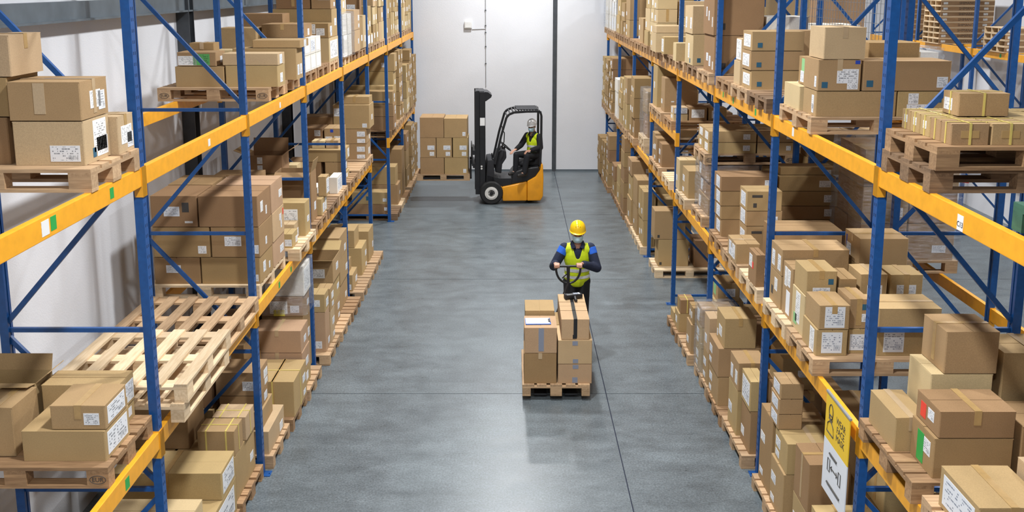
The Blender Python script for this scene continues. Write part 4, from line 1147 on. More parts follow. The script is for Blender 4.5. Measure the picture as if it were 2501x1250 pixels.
A9 = wb(3.05, 3.62, 7.9, .4, MD, 2.2, mat='card', n=[(.12, .5, .17, .18, 'label_b')]); A9b = wb(2.98, 3.52, 7.78, .4, 2.2, 2.405, mat='card', s=[(.5, .4, .13, .09)], tape='s')
ctx(1, 'm', 6)
pal(2.5, 9.72, M_TOP, mat='wood_new'); pal(2.5, 10.6, M_TOP, mat='wood'); pal(2.52, 11.5, M_TOP, mat='wood_old')
D2 = wb(2.50, 2.60, 9.82, .32, MD, 2.29, mat='card_brown', s=[(.85, .8, .12, .13), (.4, .6, .05, .07, 'sticker_red')], tape='')
fr(1460, 360, 420)
D1 = bx(10.68, MD, 1003, 1180, 702, .44, mat='card', s=[(.2, .5, .16, .16), (.75, .5, .14, .16)], tape='s')
wb(3.0, 3.65, 9.85, .5, MD, 2.2, mat='card'); wb(2.9, 3.65, 10.65, .5, MD, 2.34, mat='card')
fr(1800, 360, 420)
z_ = MD
for r, (yt, n_) in enumerate(((572, 1), (462, 1), (318, 0))):
    b = bx(11.2, z_, 62 + 4 * r, 330, yt, .36, mat='card', n=[(.85, .3, .09, .08)] if r == 1 else [(.2, .8, .12, .03, 'print_dark'), (.2, .2, .04, .05, 'print_dark')], s=[(.5, .5, .22, .16, 'label_b')], tape=''); z_ = b['z1']
z_ = MD
for r, yt in enumerate((536, 503, 467, 431)):
    fr(0, 0, 1, 1)
    b = bx(11.9, z_, 1761, 1898, yt, .42, mat='card_brown', n=[(.93, .5, .10, .09)] if r == 3 else 0, s=[(.4, .5, .2, .14, 'label_b')], tape='')
    b2 = bx(11.9, z_, 1902, 2042, yt, .40, mat='card_brown', n=[(.92, .5, .09, .09)] if r != 3 else [(.9, .5, .14, .08)], tape=''); z_ = b['z1']
bx(12.0, z_, 1905, 2040, 408, .3, mat='card_brown', n=[(.93, .2, .09, .05)], tape='')
ctx(1, 'm', 5)
pal(2.55, 12.95, M_TOP, mat='wood'); pal(2.5, 14.0, M_TOP, mat='wood_new')
fill(2.62, 3.3, 12.98, 13.72, MD, [.23, .23, .23], 1, 1, mat='card_brown', s=2, n=1, tape='')
wb(3.32, 3.74, 12.98, .7, MD, 2.64, mat='card_brown', tape='')
film(2.605, 3.31, 12.97, 13.74, MD + .001, 2.638, 'clear film around cartons beneath a loaded pallet, middle aisle-rack shelf', .02)
pal(2.56, 12.95, 2.655, mat='wood', near=True, mark=True, what='on top of filmed cartons')
zz = 2.655 + .144
for r in range(2):
    wb(2.61, 3.24, 12.97, .36, zz + .15 * r, zz + .15 * (r + 1), mat='card', n=[(.85, .5, .09, .07)], s=[(.5, .5, .2, .1, 'label_c')], tape=''); wb(3.25, 3.74, 12.97, .36, zz + .15 * r, zz + .15 * (r + 1), mat='card', tape='', n=[(.9, .5, .06, .06)])
    wb(2.61, 3.24, 13.34, .38, zz + .15 * r, zz + .15 * (r + 1), mat='card', s=[(.5, .5, .2, .1, 'label_c')], tape=''); wb(3.25, 3.74, 13.34, .38, zz + .15 * r, zz + .15 * (r + 1), mat='card', tape='')
fr(1460, 360, 420)
l1 = bx(14.1, MD, 655, 760, 172, .5, mat='card', s=2, tape='', x1=2.95); 
l2 = wb(2.52, 2.78, 14.64, .3, MD, 2.42, mat='card_pale', s=1, tape=''); l3 = wb(2.8, 3.1, 14.62, .4, MD, 2.62, mat='card', s=1, tape='', open=dict(f=None, b=.8, l=None, r=.9), label='open tan box behind lower cartons near upright, middle aisle-rack shelf, fifth bay')
ctx(1, 'm', 4)
pal(2.5, 15.4, M_TOP, mat='wood_new', what='empty'); pal(2.5, 16.55, M_TOP, ly=1.2, mat='wood')
fr(1460, 280, 200)
bx(16.6, MD, 975, 1225, 452, .36, mat='card_brown', s=2, tape='', n=0); bx(17.0, MD, 900, 1180, 362, .34, mat='card_brown', s=2, tape=''); bx(17.38, MD, 872, 1100, 285, .34, mat='card', s=1, tape='')
ctx(1, 'x', 4)
pal(2.52, 15.5, X_TOP, mat='wood_old'); pal(2.5, 16.5, X_TOP, mat='wood'); pal(2.5, 17.2, X_TOP, ly=.7, mat='wood')
for r in range(2): wb(2.56, 2.79, 15.56, .3, XD + .105 * r, XD + .105 * (r + 1), mat='card_pale', n=[(.5, .5, .2, .085, 'label_b')], s=1, tape='')
wb(2.80, 3.09, 15.56, .3, XD, XD + .22, mat='card_brown', n=[(.5, .55, .2, .13, 'label_c')], tape=''); wb(3.11, 3.4, 15.56, .3, XD, XD + .2, mat='card_brown', n=[(.3, .5, .12, .12)], tape='')
fr(1460, 0, 420)
bx(16.62, XD, 485, 728, 568, .4, mat='card', s=1, n=[(.22, .3, .05, .02, 'label_c')], tape=''); bx(17.3, XD, 430, 640, 478, .5, mat='card', s=1, tape='', x1=3.1)
ctx(1, 'm', 3)
pal(2.55, 18.85, M_TOP + .144, mat='wood_new', what='atop another'); pal(2.56, 18.84, M_TOP, mat='wood_new', what='beneath another'); pal(2.46, 19.8, M_TOP, mat='wood')
fw = fill(2.6, 2.95, 18.9, 19.6, MD + .144, [.45, .44], 1, 1, mat='card_brown', n=0, s=0, tape='')
film(2.58, 2.97, 18.88, 19.62, MD + .146, fw + .02, 'pale film over a tall brown box, middle aisle-rack shelf, third bay from end wall', .025)
fill(2.46, 2.95, 19.84, 20.55, MD, [.4, .4, .4], 1, 2, mat='card_brown', s=1); wb(3.0, 3.6, 19.0, .5, MD + .144, 3.0, mat='card', tape=''); wb(3.0, 3.5, 19.84, .6, MD, 3.15, mat='card_brown', tape='')
ctx(1, 'm', 2)
for y in (20.95, 21.8, 22.7): pal(2.46, y, M_TOP, mat='wood')
fill(2.44, 3.0, 20.98, 21.65, MD, [.55, .55], 1, 2, mat='card', s=1); fill(2.44, 3.0, 21.84, 22.5, MD, [.35, .35, .3], 1, 1, mat='card'); fill(2.44, 3.1, 22.75, 23.4, MD, [.3, .3, .3], 1, 1, mat='card_white')
ctx(1, 'm', 1)
for y in (23.75, 24.6, 25.5): pal(2.42, y, M_TOP, mat='wood')
fill(2.42, 3.3, 23.8, 24.5, MD, [.26, .26, .26, .26, .26], 1, 2, mat='card_brown', s=2); fill(2.40, 3.2, 24.62, 25.35, MD, [.3, .3, .3, .3], 1, 2, mat='card_brown'); fill(2.40, 3.2, 25.52, 26.25, MD, [.3, .3, .3, .3], 1, 2, mat='card')

# ------------------------------------------------------------------ RIGHT RACK, floor
ctx(1, 'f', 7)
pal(2.44, 7.0, 0, mat='wood_old', ly=1.2); pal(2.44, 8.35, 0, mat='wood', ly=1.0)
C7 = wb(2.5, 2.68, 8.0, .18, FD, 1.0, mat='card_brown', tape='') if False else None
wb(2.5, 2.85, 7.75, .42, FD, .6, mat='card', s=1); wb(2.5, 2.85, 7.75, .42, .6, 1.05, mat='card_brown', tape='s')
wb(2.5, 2.88, 7.05, .6, FD, .75, mat='card', s=1); wb(2.9, 3.5, 7.1, .8, FD, .9, mat='card'); wb(2.92, 3.3, 7.2, .4, .9, 1.2, mat='card')
c6a = wb(2.48, 3.0, 8.4, .45, FD, .62, mat='card', s=2); c6b_ = wb(2.5, 3.0, 8.4, .42, .62, .92, mat='card', s=2, tape='n')
wb(2.49, 2.72, 8.7, .3, .92, 1.07, mat='card', s=[(.5, .5, .2, .1, 'label_b')], tape=''); wb(2.49, 2.72, 8.7, .3, 1.07, 1.22, mat='card', s=[(.5, .5, .2, .1, 'label_b')], tape=''); wb(2.50, 2.72, 8.7, .3, 1.22, 1.37, mat='card', s=[(.5, .5, .2, .1, 'label_b')], tape='')
wb(2.49, 3.0, 8.88, .44, FD, .92, mat='card_brown', s=2, tape='')
wb(3.05, 3.6, 8.4, .8, FD, 1.1, mat='card_brown'); 
ctx(1, 'f', 6)
pal(2.42, 9.72, 0, mat='wood', ly=1.0); pal(2.4, 10.72, 0, mat='wood_old'); pal(2.4, 11.75, 0, mat='wood')
wb(2.5, 2.66, 9.76, .4, FD, .62, mat='card_brown', s=1, tape=''); wb(2.49, 2.66, 9.76, .4, .62, .95, mat='card', s=3, tape='')
wb(2.46, 2.75, 10.2, .42, FD, .66, mat='card', s=1, tape=''); wb(2.46, 2.78, 10.2, .4, .66, .98, mat='card', s=4, tape='n')
wb(2.8, 3.5, 9.8, .7, FD, .8, mat='card_brown'); wb(2.85, 3.2, 9.9, .5, .8, 1.15, mat='card', n=1)
fr(1560, 600, 420)
cA = bx(10.98, FD, 572, 895, 955, .55, mat='card', s=2, tape=''); cB = bx(10.98, cA, 575, 890, 748, .55, mat='card', s=2, tape=''); cC = bx(10.98, cB, 622, 858, 530, .45, mat='card', s=[(.5, .35, .16, .12), (.9, .1, .05, .08)], tape='n')
cD = wb(2.42, 2.62, 11.6, .3, FD, .55, mat='card', s=2, tape=''); wb(2.42, 2.66, 11.6, .3, .55, 1.0, mat='card_pale', s=1, tape='')
wb(3.0, 3.55, 11.0, .5, FD, .7, mat='card_brown', tape=''); wb(3.05, 3.5, 11.05, .4, .7, 1.0, mat='card_brown', n=2)
cE = wb(2.41, 2.85, 12.0, .46, FD, .46, mat='card', s=2, n=1, tape=''); wb(2.41, 2.85, 12.0, .46, .46, .74, mat='card', s=2, n=1, tape=''); wb(2.41, 2.82, 12.0, .46, .74, .98, mat='card', s=2, n=2, tape='n')
film(2.40, 2.855, 11.98, 12.345, FD + .002, 1.0, 'loose film hanging on carton stack at upright, floor under aisle-rack', .015)
wb(2.9, 3.4, 11.95, .5, FD, .8, mat='card_brown', tape='')
ctx(1, 'f', 5)
pal(2.36, 12.6, 0, mat='wood'); pal(2.34, 13.45, 0, mat='wood_old')
wb(2.4, 2.7, 12.65, .35, FD, .55, mat='card', s=1); wb(2.42, 2.7, 12.66, .3, .55, .78, mat='card_brown', s=1); wb(2.72, 3.1, 12.7, .5, FD, .85, mat='card', n=1); wb(2.75, 3.05, 12.72, .4, .85, 1.1, mat='card', n=1, s=[(.5, .5, .15, .15, 'sticker_greenpale')])
wb(2.38, 2.62, 13.5, .34, FD, .42, mat='card', s=1); wb(2.40, 2.60, 13.5, .28, .42, .62, mat='card_brown', strap=1, tape=''); wb(2.38, 2.66, 13.9, .3, FD, .3, mat='card'); wb(3.15, 3.6, 12.8, .6, FD, .6, mat='card_brown'); wb(2.9, 3.3, 13.5, .5, FD, .5, mat='card')
ctx(1, 'f', 4)
pal(2.5, 16.62, 0, mat='wood_new', near=True)
fr(1460, 360, 420)
m1 = bx(16.85, FD, 438, 662, 668, .42, mat='card', n=[(.04, .05, .04, .05, 'print_dark')], tape=''); m2 = bx(16.85, m1, 412, 640, 462, .42, mat='card', n=[(.1, .05, .04, .05, 'print_dark')], tape='')
wb(3.2, 3.65, 16.8, .5, FD, .62, mat='card_brown', tape='', n=1)
ctx(1, 'f', 3)
pal(2.44, 18.15, 0, mat='wood_new'); pal(2.44, 19.0, 0, mat='wood_new'); pal(2.44, 19.95, 0, mat='wood')
fill(2.46, 2.72, 18.18, 18.85, FD, [.5, .55], 1, 2, mat='card', s=1); wb(2.75, 3.4, 18.2, .5, FD, 1.05, mat='card', tape=''); fill(2.46, 2.8, 19.05, 19.7, FD, [.55, .55], 1, 1, mat='card', n=1); wb(2.82, 3.4, 19.05, .5, FD, 1.15, mat='card', n=2)
fill(2.46, 3.1, 20.0, 20.68, FD, [.5, .5, .3], 1, 1, mat='card', n=1)
ctx(1, 'f', 2)
for y in (20.95, 21.85, 22.7): pal(2.42, y, 0, mat='wood_old')
fill(2.42, 2.75, 20.98, 21.6, FD, [.33, .33, .33, .33, .3], 1, 1, mat='card_brown', s=0, n=0); fill(2.42, 3.2, 21.9, 22.5, FD, [.4, .4], 1, 1, mat='card'); fill(2.4, 2.8, 22.75, 23.4, FD, [.35, .35], 1, 1, mat='card_brown')
ctx(1, 'f', 1)
for y in (23.75, 24.6, 25.5): pal(2.36, y, 0, mat='wood_old')
fill(2.36, 2.95, 23.8, 24.5, FD, [.3, .3, .3, .35], 1, 1, mat='card_brown'); fill(2.34, 2.9, 24.62, 25.35, FD, [.3, .3, .35], 1, 2, mat='card_brown'); fill(2.3, 2.9, 25.5, 26.2, FD, [.3, .3, .35], 1, 2, mat='card_brown')

# ================================================================== back row and far rack
ctx(2, 'm', 6)
pal(3.86, 10.8, M_TOP, ly=1.0, mat='wood', lx=1.15, what='under film-wrapped load')
fill(3.9, 4.98, 10.85, 11.75, MD, [.42, .42, .42], 2, 2, mat='card_brown', n=1, s=0, tape='')
film(3.88, 5.0, 10.83, 11.77, MD + .001, 3.28, 'glossy film-wrapped carton load with red tape in the back row', .03)
for i, (zA, zB) in enumerate(((2.98, 2.84),)):
    m = MB()
    for s in range(10):
        xa, xb = 3.838 + s * .121, 3.838 + (s + 1) * .121
        za = zA + (zB - zA) * s / 10; zb = zA + (zB - zA) * (s + 1) / 10
        m.add([(xa, 10.785, za), (xb, 10.785, zb), (xb, 10.785, zb + .05), (xa, 10.785, za + .05), (xa, 10.782, za), (xb, 10.782, zb), (xb, 10.782, zb + .05), (xa, 10.782, za + .05)],
              [(0,1,2,3),(4,7,6,5),(0,4,5,1),(2,6,7,3),(0,3,7,4),(1,5,6,2)])
    m.box(3.838, 3.842, 10.783, 11.80, zA, zA + .05)
    tag(m.build('warning_tape', 'tape_red'), 'red tape band around the film-wrapped load in the back row', 'tape')
ctx(2, 'm', 5)
pal(3.86, 12.6, M_TOP, mat='wood'); fill(3.9, 4.95, 12.65, 13.35, MD, [.4, .4, .35], 2, 1, mat='card_brown', s=0); pal(3.86, 13.7, M_TOP, mat='wood'); fill(3.9, 4.95, 13.75, 14.45, MD, [.35, .35], 2, 1, mat='card_brown', s=0)
ctx(2, 'm', 4)
pal(3.86, 15.5, M_TOP, mat='wood'); fill(3.9, 4.95, 15.55, 16.25, MD, [.4, .4], 2, 1, s=0)
ctx(2, 'u', 6)
pal(3.86, 11.4, U_TOP, mat='wood'); fill(3.95, 4.9, 11.45, 12.15, UD, [.34], 2, 1, mat='card_white', s=0, n=0); film(3.93, 4.92, 11.43, 12.17, UD + .002, UD + .37, 'white film-wrapped parcel block on upper back-row shelf, sixth bay', .03)
ctx(2, 'u', 5)
pal(3.86, 12.6, U_TOP, mat='wood'); fill(3.9, 4.4, 12.65, 13.35, UD, [.3, .3], 1, 1, mat='card_white', s=0, n=3); pal(3.86, 13.9, U_TOP, mat='wood'); wb(4.3, 4.9, 13.95, .6, UD, 5.0, mat='card_pink', tape='')
ctx(2, 'u', 4)
pal(3.86, 15.5, U_TOP, mat='wood'); fill(3.9, 4.95, 15.55, 16.25, UD, [.3, .3, .3], 2, 1, mat='card_pale', s=0); pal(3.86, 17, U_TOP, mat='wood'); fill(3.9, 4.95, 17.05, 17.7, UD, [.3, .3, .3], 2, 1, mat='card_pale', s=0)
# ================================================================== worker's pallet truck and its load
plain('tape_printed', (0.23, 0.25, 0.31), 0.3, var=0.25, scale=30)
plain('clip_blue', (0.04, 0.14, 0.55), 0.4)
ctx(1, 'f', 0)
PTX0, PTX1, PTY = .15, .97, 11.46
pal(PTX0, PTY, .062, PTX1 - PTX0, 1.2, 'y', 'wood', True, label='brown wooden pallet carried on the forks of the hand pallet truck')
PT = .062 + .144
fr(1220, 680, 300)
N0 = len(BX)
L1 = bx(11.50, PT, 246, 584, 760, .46, mat='card_brown', tape='n', tmat='tape_clear', label='brown box at the bottom front corner of the pallet truck load')
L2 = bx(11.50, L1, 252, 588, 500, .46, mat='card_pink', tape='', n=[(.52, .98, .065, .30, 'tape_printed')], label='light-brown box with red-printed tape, under the clipboard')
L3a = wb(L1['x0'] + .01, L1['x1'], 11.985, .55, PT, .60, mat='card_brown', tape='', label='brown box hidden behind the front boxes of the pallet truck load')
L3 = wb(L1['x0'] + .02, L1['x1'] - .01, 11.985, .45, .60, .975, mat='card', tape='', label='plain tan box standing higher behind the clipboard box')
R1 = bx(11.50, PT, 592, 943, 870, .56, mat='card_pink', tape='', n=[(.5, .02, .065, .07, 'tape_printed'), (.52, .98, .07, .05, 'tape_printed')], label='light-brown box lowest under the black-taped boxes on pallet truck')
R2 = bx(11.50, R1, 592, 945, 628, .56, mat='card_pink', tape='', n=[(.5, .98, .065, .055, 'tape_printed'), (.52, .02, .065, .05, 'tape_printed')], label='light-brown box directly beneath the black-taped boxes on pallet truck')
wb(R1['x0'], R1['x1'], 12.07, .5, PT, R2['z1'], mat='card_brown', tape='', label='tall box at the handle end of the pallet truck load')
z3 = R2['z1']; R3 = []
for i, (ya, dy, nm) in enumerate(((11.52, .33, 'nearest its pallet edge'), (11.86, .33, 'in the middle of its row'), (12.20, .33, 'under the hand scanner'))):
    R3.append(wb(R2['x0'] + .04, R2['x1'] - .035, ya, dy, z3, z3 + .26, mat='card_pink', tape='n', tmat='tape_black', n=[(.48, .02, .05, .05, 'tape_black')] if i == 0 else 0, label='black-taped light-brown box %s, top of pallet truck load' % nm))
# forklift load
ctx(1, 'f', 0)
LX0, LX1, LY, LZ = -2.15, -.93, 22.62, .53
pal(LX0, LY, LZ, LX1 - LX0, .8, 'x', 'wood', True, label='wooden pallet lifted on the forks of the forklift')
fr(1000, 180, 400)
rows = [((80, 265, 640), (267, 447, 640)), ((80, 203, 488), (205, 325, 488), (329, 447, 488)), ((78, 262, 334), (263, 441, 341))]
zz = LZ + .144
for ri, row in enumerate(rows):
    tops = []
    for ci, (xa, xb, yt) in enumerate(row):
        b = bx(22.66, zz, xa, xb, yt, .72, mat='card', tape='', n=[(.85, .5, .16, .1, 'label_b'), (.85, .1, .1, .09)] if ri == 1 else ([(.93, .1, .07, .09)] if ci == 1 else 0),
               label='tan box in the %s layer of the load held by the forklift%s' % (('bottom', 'middle', 'top')[ri], ', beside the mast' if ci == len(row) - 1 else ', away from mast' if ci == 0 else ', in the centre'))
        tops.append(b['z1'])
    zz = tops[0]
finish_boxes()
for d in DBG: print('DBG', d)
print('BOXES', len(BX), 'PALLETS', len(PALS))
# ------------------------------------------------------------------ hand pallet truck
pt = thing('hand_pallet_truck', 'black hand pallet truck with looped steering handle gripped by the worker', 'pallet truck', (.56, 12.7, 0))
for s in (-1, 1):
    f_ = MB().box(s*.19 - .08, s*.19 + .08, -1.15, .02, .03, .058, .01).build('fork', 'black', pt)
    MB().lathe([(.0, -.035), (.026, -.035), (.026, .035), (.0, .035)], 14, 'x', (s*.19, -1.0, .027)).build('fork_roller', 'rim_white', f_)
MB().box(-.24, .24, .01, .09, .08, .42, .012).build('head_frame', 'black', pt)
MB().lathe([(.0, 0), (.045, 0), (.045, .38), (.02, .40), (.0, .40)], 16, 'z', (0, .16, .12)).build('pump', 'black', pt, True)
for s in (-1, 1):
    MB().lathe([(.0, -.03), (.09, -.03), (.09, .03), (.0, .03)], 18, 'x', (s*.06, .16, .09)).build('steer_wheel', 'rubber', pt, True)
hp = Vector((0, .17, .42)); ht = Vector((.225, .30, 1.02))     # lower and upper end of the shaft
ha = MB().tube([hp, ht], .021, 10).build('handle', 'black', pt, True)
cx_ = .225; by, bz = .325, 1.25
loop = []
for t in range(17):
    a = math.pi * t / 16
    loop.append((cx_ + .165 * math.cos(a) * (1 if t not in (0, 16) else 1), by - .012 * math.sin(a), bz - .02 - .215 * math.sin(a) ** .9))
bar = [(cx_ - .165 + .33 * k / 8, by, bz) for k in range(9)]
MB().tube(bar, .017, 10).build('grip_bar', 'black', ha, True)
MB().tube(loop, .015, 10).build('handle_loop', 'black', ha, True)
MB().tube([ht, (cx_, by - .005, bz)], [.019, .024], 10).build('handle_neck', 'black', ha, True)
MB().bar((cx_ - .01, by - .01, bz - .10), (cx_ - .085, by - .03, bz - .16), .012, .01).build('release_lever', 'black', ha)

# clipboard and scanner on the load
cb_ = thing('clipboard', 'blue clipboard with white sheets on the pallet truck load', 'clipboard', ((L2['x0'] + L2['x1'])/2 - .03, 11.72, L2['z1'] + .0005), .03)
MB().box(-.155, .155, -.11, .11, 0, .006, .002).build('board', 'clip_blue', cb_)
MB().box(-.148, .14, -.098, .104, .0065, .011).build('paper_sheets', 'paper', cb_)
MB().box(.125, .15, -.05, .05, .011, .02, .003).build('clip', 'black', cb_)
sc_ = thing('barcode_scanner', 'black handheld barcode scanner lying on the black-taped boxes', 'scanner', ((R3[2]['x0'] + R3[2]['x1'])/2 + .02, 12.33, z3 + .262), .25)
MB().box(-.10, .12, -.04, .04, .004, .06, .016).build('housing', 'black', sc_, True)
MB().box(-.115, -.09, -.045, .045, .0, .065, .012).build('scan_head', 'black_matte', sc_, True)
MB().tube([(.02, -.02, .03), (.0, -.09, .022), (-.01, -.16, .018)], [.022, .02, .018], 10).build('grip', 'black', sc_, True)
MB().box(.0, .09, -.028, .028, .06, .063).build('display', 'label_b', sc_)

# ------------------------------------------------------------------ forklift
FKC = (-.02, 23.0)
fk = thing('forklift', 'orange and black electric forklift holding a pallet of boxes', 'forklift', (FKC[0], FKC[1], 0), .06)
def FP(cx, cy, Y=22.55):      # spot on the side of the truck
    px, py = 1000 + cx * .32, 180 + cy * .32
    z = z_at(py, Y); return (x_at(px, Y, z) - FKC[0] - .03, z)
yn, yf = -.48, .48
body = [FP(708, 862), (FP(790, 846)), FP(915, 820), FP(965, 785), FP(1000, 735), FP(1008, 690), FP(1020, 692), FP(1024, 800), FP(1020, 935), FP(1000, 970), FP(712, 970)]
def bevelled_prism(poly, y0, y1, r=.03):
    m = MB().prism(poly, y0, y1); bm = bmesh.new()
    vs = [bm.verts.new(v) for v in m.v]
    for f in m.f:
        try: bm.faces.new([vs[i] for i in f])
        except ValueError: pass
    bmesh.ops.recalc_face_normals(bm, faces=bm.faces[:])
    eds = [e for e in bm.edges if len(e.link_faces) == 2 and e.calc_face_angle() > .5]
    bmesh.ops.bevel(bm, geom=eds, offset=r, segments=3, affect='EDGES', profile=.5, clamp_overlap=True)
    return MB().bm(bm)
split = FP(898, 900)[0]
bd = bevelled_prism([p for p in body if p[0] < split] + [], yn, yf)
front_poly = [FP(708, 862), FP(790, 846), FP(898, 823), (split, FP(898, 970)[1]), FP(712, 970)]
back_poly = [(split + .006, FP(905, 822)[1]), FP(965, 785), FP(1000, 735), FP(1006, 690), FP(1020, 690), FP(1025, 800), FP(1021, 935), FP(1002, 970), (split + .006, FP(898, 970)[1])]
bevelled_prism(front_poly, yn, yf, .025).build('side_panel', 'fork_orange', fk, True)
bevelled_prism(back_poly, yn, yf, .05).build('counterweight', 'fork_orange', fk, True)
fend = [FP(566, 862), FP(575, 848), FP(640, 842), FP(690, 850), FP(712, 865), FP(710, 900), FP(700, 875), FP(640, 862), FP(580, 868)]
for s in (-1, 1):
    MB().prism(fend, (yn if s < 0 else yf - .16), (yn + .16 if s < 0 else yf)).build('fender', 'fork_orange', fk)
hood = [FP(772, 850), FP(785, 780), FP(815, 745), FP(880, 722), FP(990, 712), FP(1000, 742), FP(962, 795), FP(905, 826)]
bevelled_prism(hood, -.44, .44, .03).build('seat_hood', 'black', fk, True)
deck = [FP(590, 850), FP(592, 775), FP(690, 800), FP(785, 800), FP(785, 960), FP(715, 965), FP(700, 890)]
MB().prism(deck, -.43, .43).build('step_deck', 'black', fk)
cowl = [FP(585, 840), FP(596, 660), FP(632, 655), FP(650, 690), FP(648, 790), FP(670, 850)]
bevelled_prism(cowl, -.43, .43, .02).build('front_cowl', 'black_matte', fk, True)
dash = [FP(650, 690), FP(672, 610), FP(705, 585), FP(742, 600), FP(745, 650), FP(712, 700), FP(705, 770), FP(660, 760)]
bevelled_prism(dash, -.30, .30, .02).build('dashboard', 'black_matte', fk, True)
# seat
sx_, sz_ = FP(905, 690)
seat = [(sx_ - .24, sz_ - .08), (sx_ - .26, sz_ + .0), (sx_ - .05, sz_ + .03), (sx_ + .17, sz_ + .02), (sx_ + .24, sz_ + .55), (sx_ + .34, sz_ + .54), (sx_ + .30, sz_ - .08)]
bevelled_prism(seat, -.25, .25, .03).build('seat', 'black_matte', fk, True)
# steering wheel and levers
wx, wz = FP(742, 575)
sw = MB()
for i in range(1): pass
ring = [Vector((.12 * math.cos(a), .17 * math.sin(a), .10 * -math.cos(a))) + Vector((wx, -.02, wz)) for a in [2 * math.pi * k / 20 for k in range(20)]]
st = MB().tube(ring, .014, 8, closed=True).build('steering_wheel', 'black', fk, True)
MB().tube([(wx, -.02, wz), (wx - .12, -.02, wz - .16)], .025, 10).build('steering_column', 'black', fk, True)
MB().tube([(wx - .11, -.02, wz + .09), (wx - .115, -.02, wz + .14)], [.012, .02], 8).build('spinner_knob', 'black', st, True)
for i, c_ in enumerate(((632, 615), (690, 580), (715, 565))):
    x_, z_ = FP(*c_); MB().tube([(x_ + .02, -.25 + .07 * i, z_ - .16), (x_, -.26 + .07 * i, z_)], [.008, .018], 8).build('lever', 'black', fk, True)
# wheels
wx_, wz_ = FP(626, 938)
def wheel(x, y, r, w, nm, rim=True):
    t = MB().lathe([(r * .55, -w/2), (r * .9, -w/2), (r, -w/2 + .03), (r, w/2 - .03), (r * .9, w/2), (r * .55, w/2)], 28, 'y', (x, y, r)).build(nm, 'rubber', fk, True)
    if rim:
        s = -1 if y < 0 else 1
        MB().lathe([(.0, .0), (r * .28, .0), (r * .30, .02), (r * .44, .025), (r * .46, .012), (r * .56, .012), (r * .56, -.04), (.0, -.04)], 24, 'y', (0, 0, 0)).xf(Matrix.Translation((x, y + s * w/2, r)) @ Matrix.Rotation(math.pi if s > 0 else 0, 4, 'Z') @ Matrix.Scale(-1, 4, (0, 1, 0))).build('rim', 'rim_white', t, True)
        MB().lathe([(.0, 0), (.04, 0), (.035, .03), (.0, .035)], 12, 'y', (0, 0, 0)).xf(Matrix.Translation((x, y + s * (w/2 + .0), r)) @ Matrix.Scale(s, 4, (0, 1, 0))).build('hub', 'black', t, True)
for s in (-1, 1): wheel(wx_, s * .44, .27, .17, 'drive_wheel')
rx_, _ = FP(930, 960)
for s in (-1, 1): wheel(rx_, s * .10, .17, .14, 'rear_wheel', False)
# overhead guard
pn = [FP(652, 690), FP(700, 480), FP(742, 335), FP(762, 312), FP(800, 297), FP(900, 291), FP(1000, 290), FP(1010, 325), FP(1008, 520), FP(1000, 712)]
og = None
for s in (-1, 1):
    path = [(x, s * .42, z) for x, z in pn]
    o_ = MB()
    for a_, b_ in zip(path[:-1], path[1:]): o_.bar(a_, b_, .05, .055, up=(0, 1, 0))
    g_ = o_.build('guard_pillar', 'black', fk)
    MB().tube([FP(700, 560)[:1] + (s * .46,) + FP(700, 560)[1:], (FP(722, 520)[0], s * .47, FP(722, 520)[1]), (FP(726, 450)[0], s * .47, FP(726, 450)[1]), (FP(712, 430)[0], s * .44, FP(712, 430)[1])], .012, 8).build('grab_handle', 'black', g_, True)
xa, za = FP(742, 330); xb, zb = FP(1000, 288)
for k in range(12):
    t = k / 11
    x_ = xa + .02 + (xb - xa - .04) * t; z_ = za + (zb - za) * min(1, t * 4.5) ** .7
    MB().box(x_ - .012, x_ + .012, -.42, .42, z_ - .015, z_ + .015).build('roof_bar', 'black', fk)
xr_, zr_ = FP(815, 262); xr2, zr2 = FP(985, 272)
MB().box(xr_ + .02, xr2, -.36, .36, zb + .02, zb + .04, .005).build('roof_plate', 'black_matte', fk)
# mast
mx0, mzt = FP(502, 136); mx1, _ = FP(583, 136); _, mzb = FP(540, 925)
mast = None
for s in (-1, 1):
    mm = MB().box(mx0, mx0 + .10, s * .30 - .045, s * .30 + .045, mzb, mzt).box(mx0 + .105, mx1 - .02, s * .36 - .04, s * .36 + .04, mzb + .02, mzt - .02)
    m_ = mm.build('mast_rail', 'black', fk)
    MB().lathe([(.0, 0), (.028, 0), (.028, mzt - mzb - .15), (.0, mzt - mzb - .15)], 12, 'z', (mx1 - .03, s * .25, mzb + .05)).build('lift_cylinder', 'black', m_, True)
MB().box(mx0 + .02, mx1 - .03, -.34, .34, mzt - .14, mzt, .01).build('mast_crosshead', 'black', fk)
MB().box(mx0 + .02, mx1 - .03, -.34, .34, mzb + .08, mzb + .2, .01).build('mast_crossbar', 'black', fk)
MB().box(mx0 + .03, mx1 - .04, -.34, .34, 1.2, 1.3, .01).build('mast_crossbar', 'black', fk)
tipx, tipz = FP(633, 170)
MB().prism([(mx1 - .03, mzt - .02), (mx1 + .06, mzt - .03), (tipx, tipz), (tipx - .02, tipz - .05), (mx1 + .01, FP(585, 215)[1]), (mx1 - .03, FP(585, 215)[1])], -.30, .30).build('mast_head_cover', 'black', fk)
x_, z_ = FP(550, 367); MB().box(mx0 + .11, mx0 + .22, -.407, -.403, z_ - .09, z_ + .09).build('plate_sticker', 'label_c', fk)
for dz in (0, .055): MB().lathe([(.0, 0), (.022, 0), (.022, .004), (.0, .004)], 12, 'y', (mx0 + .14, -.407, FP(548, 725)[1] + dz)).build('round_sticker', 'rim_white', fk)
MB().tube([(mx0 + .05, 0, mzb + .3), (mx0 + .05, 0, mzt - .1)], .02, 8).build('lift_chain', 'black_matte', fk)
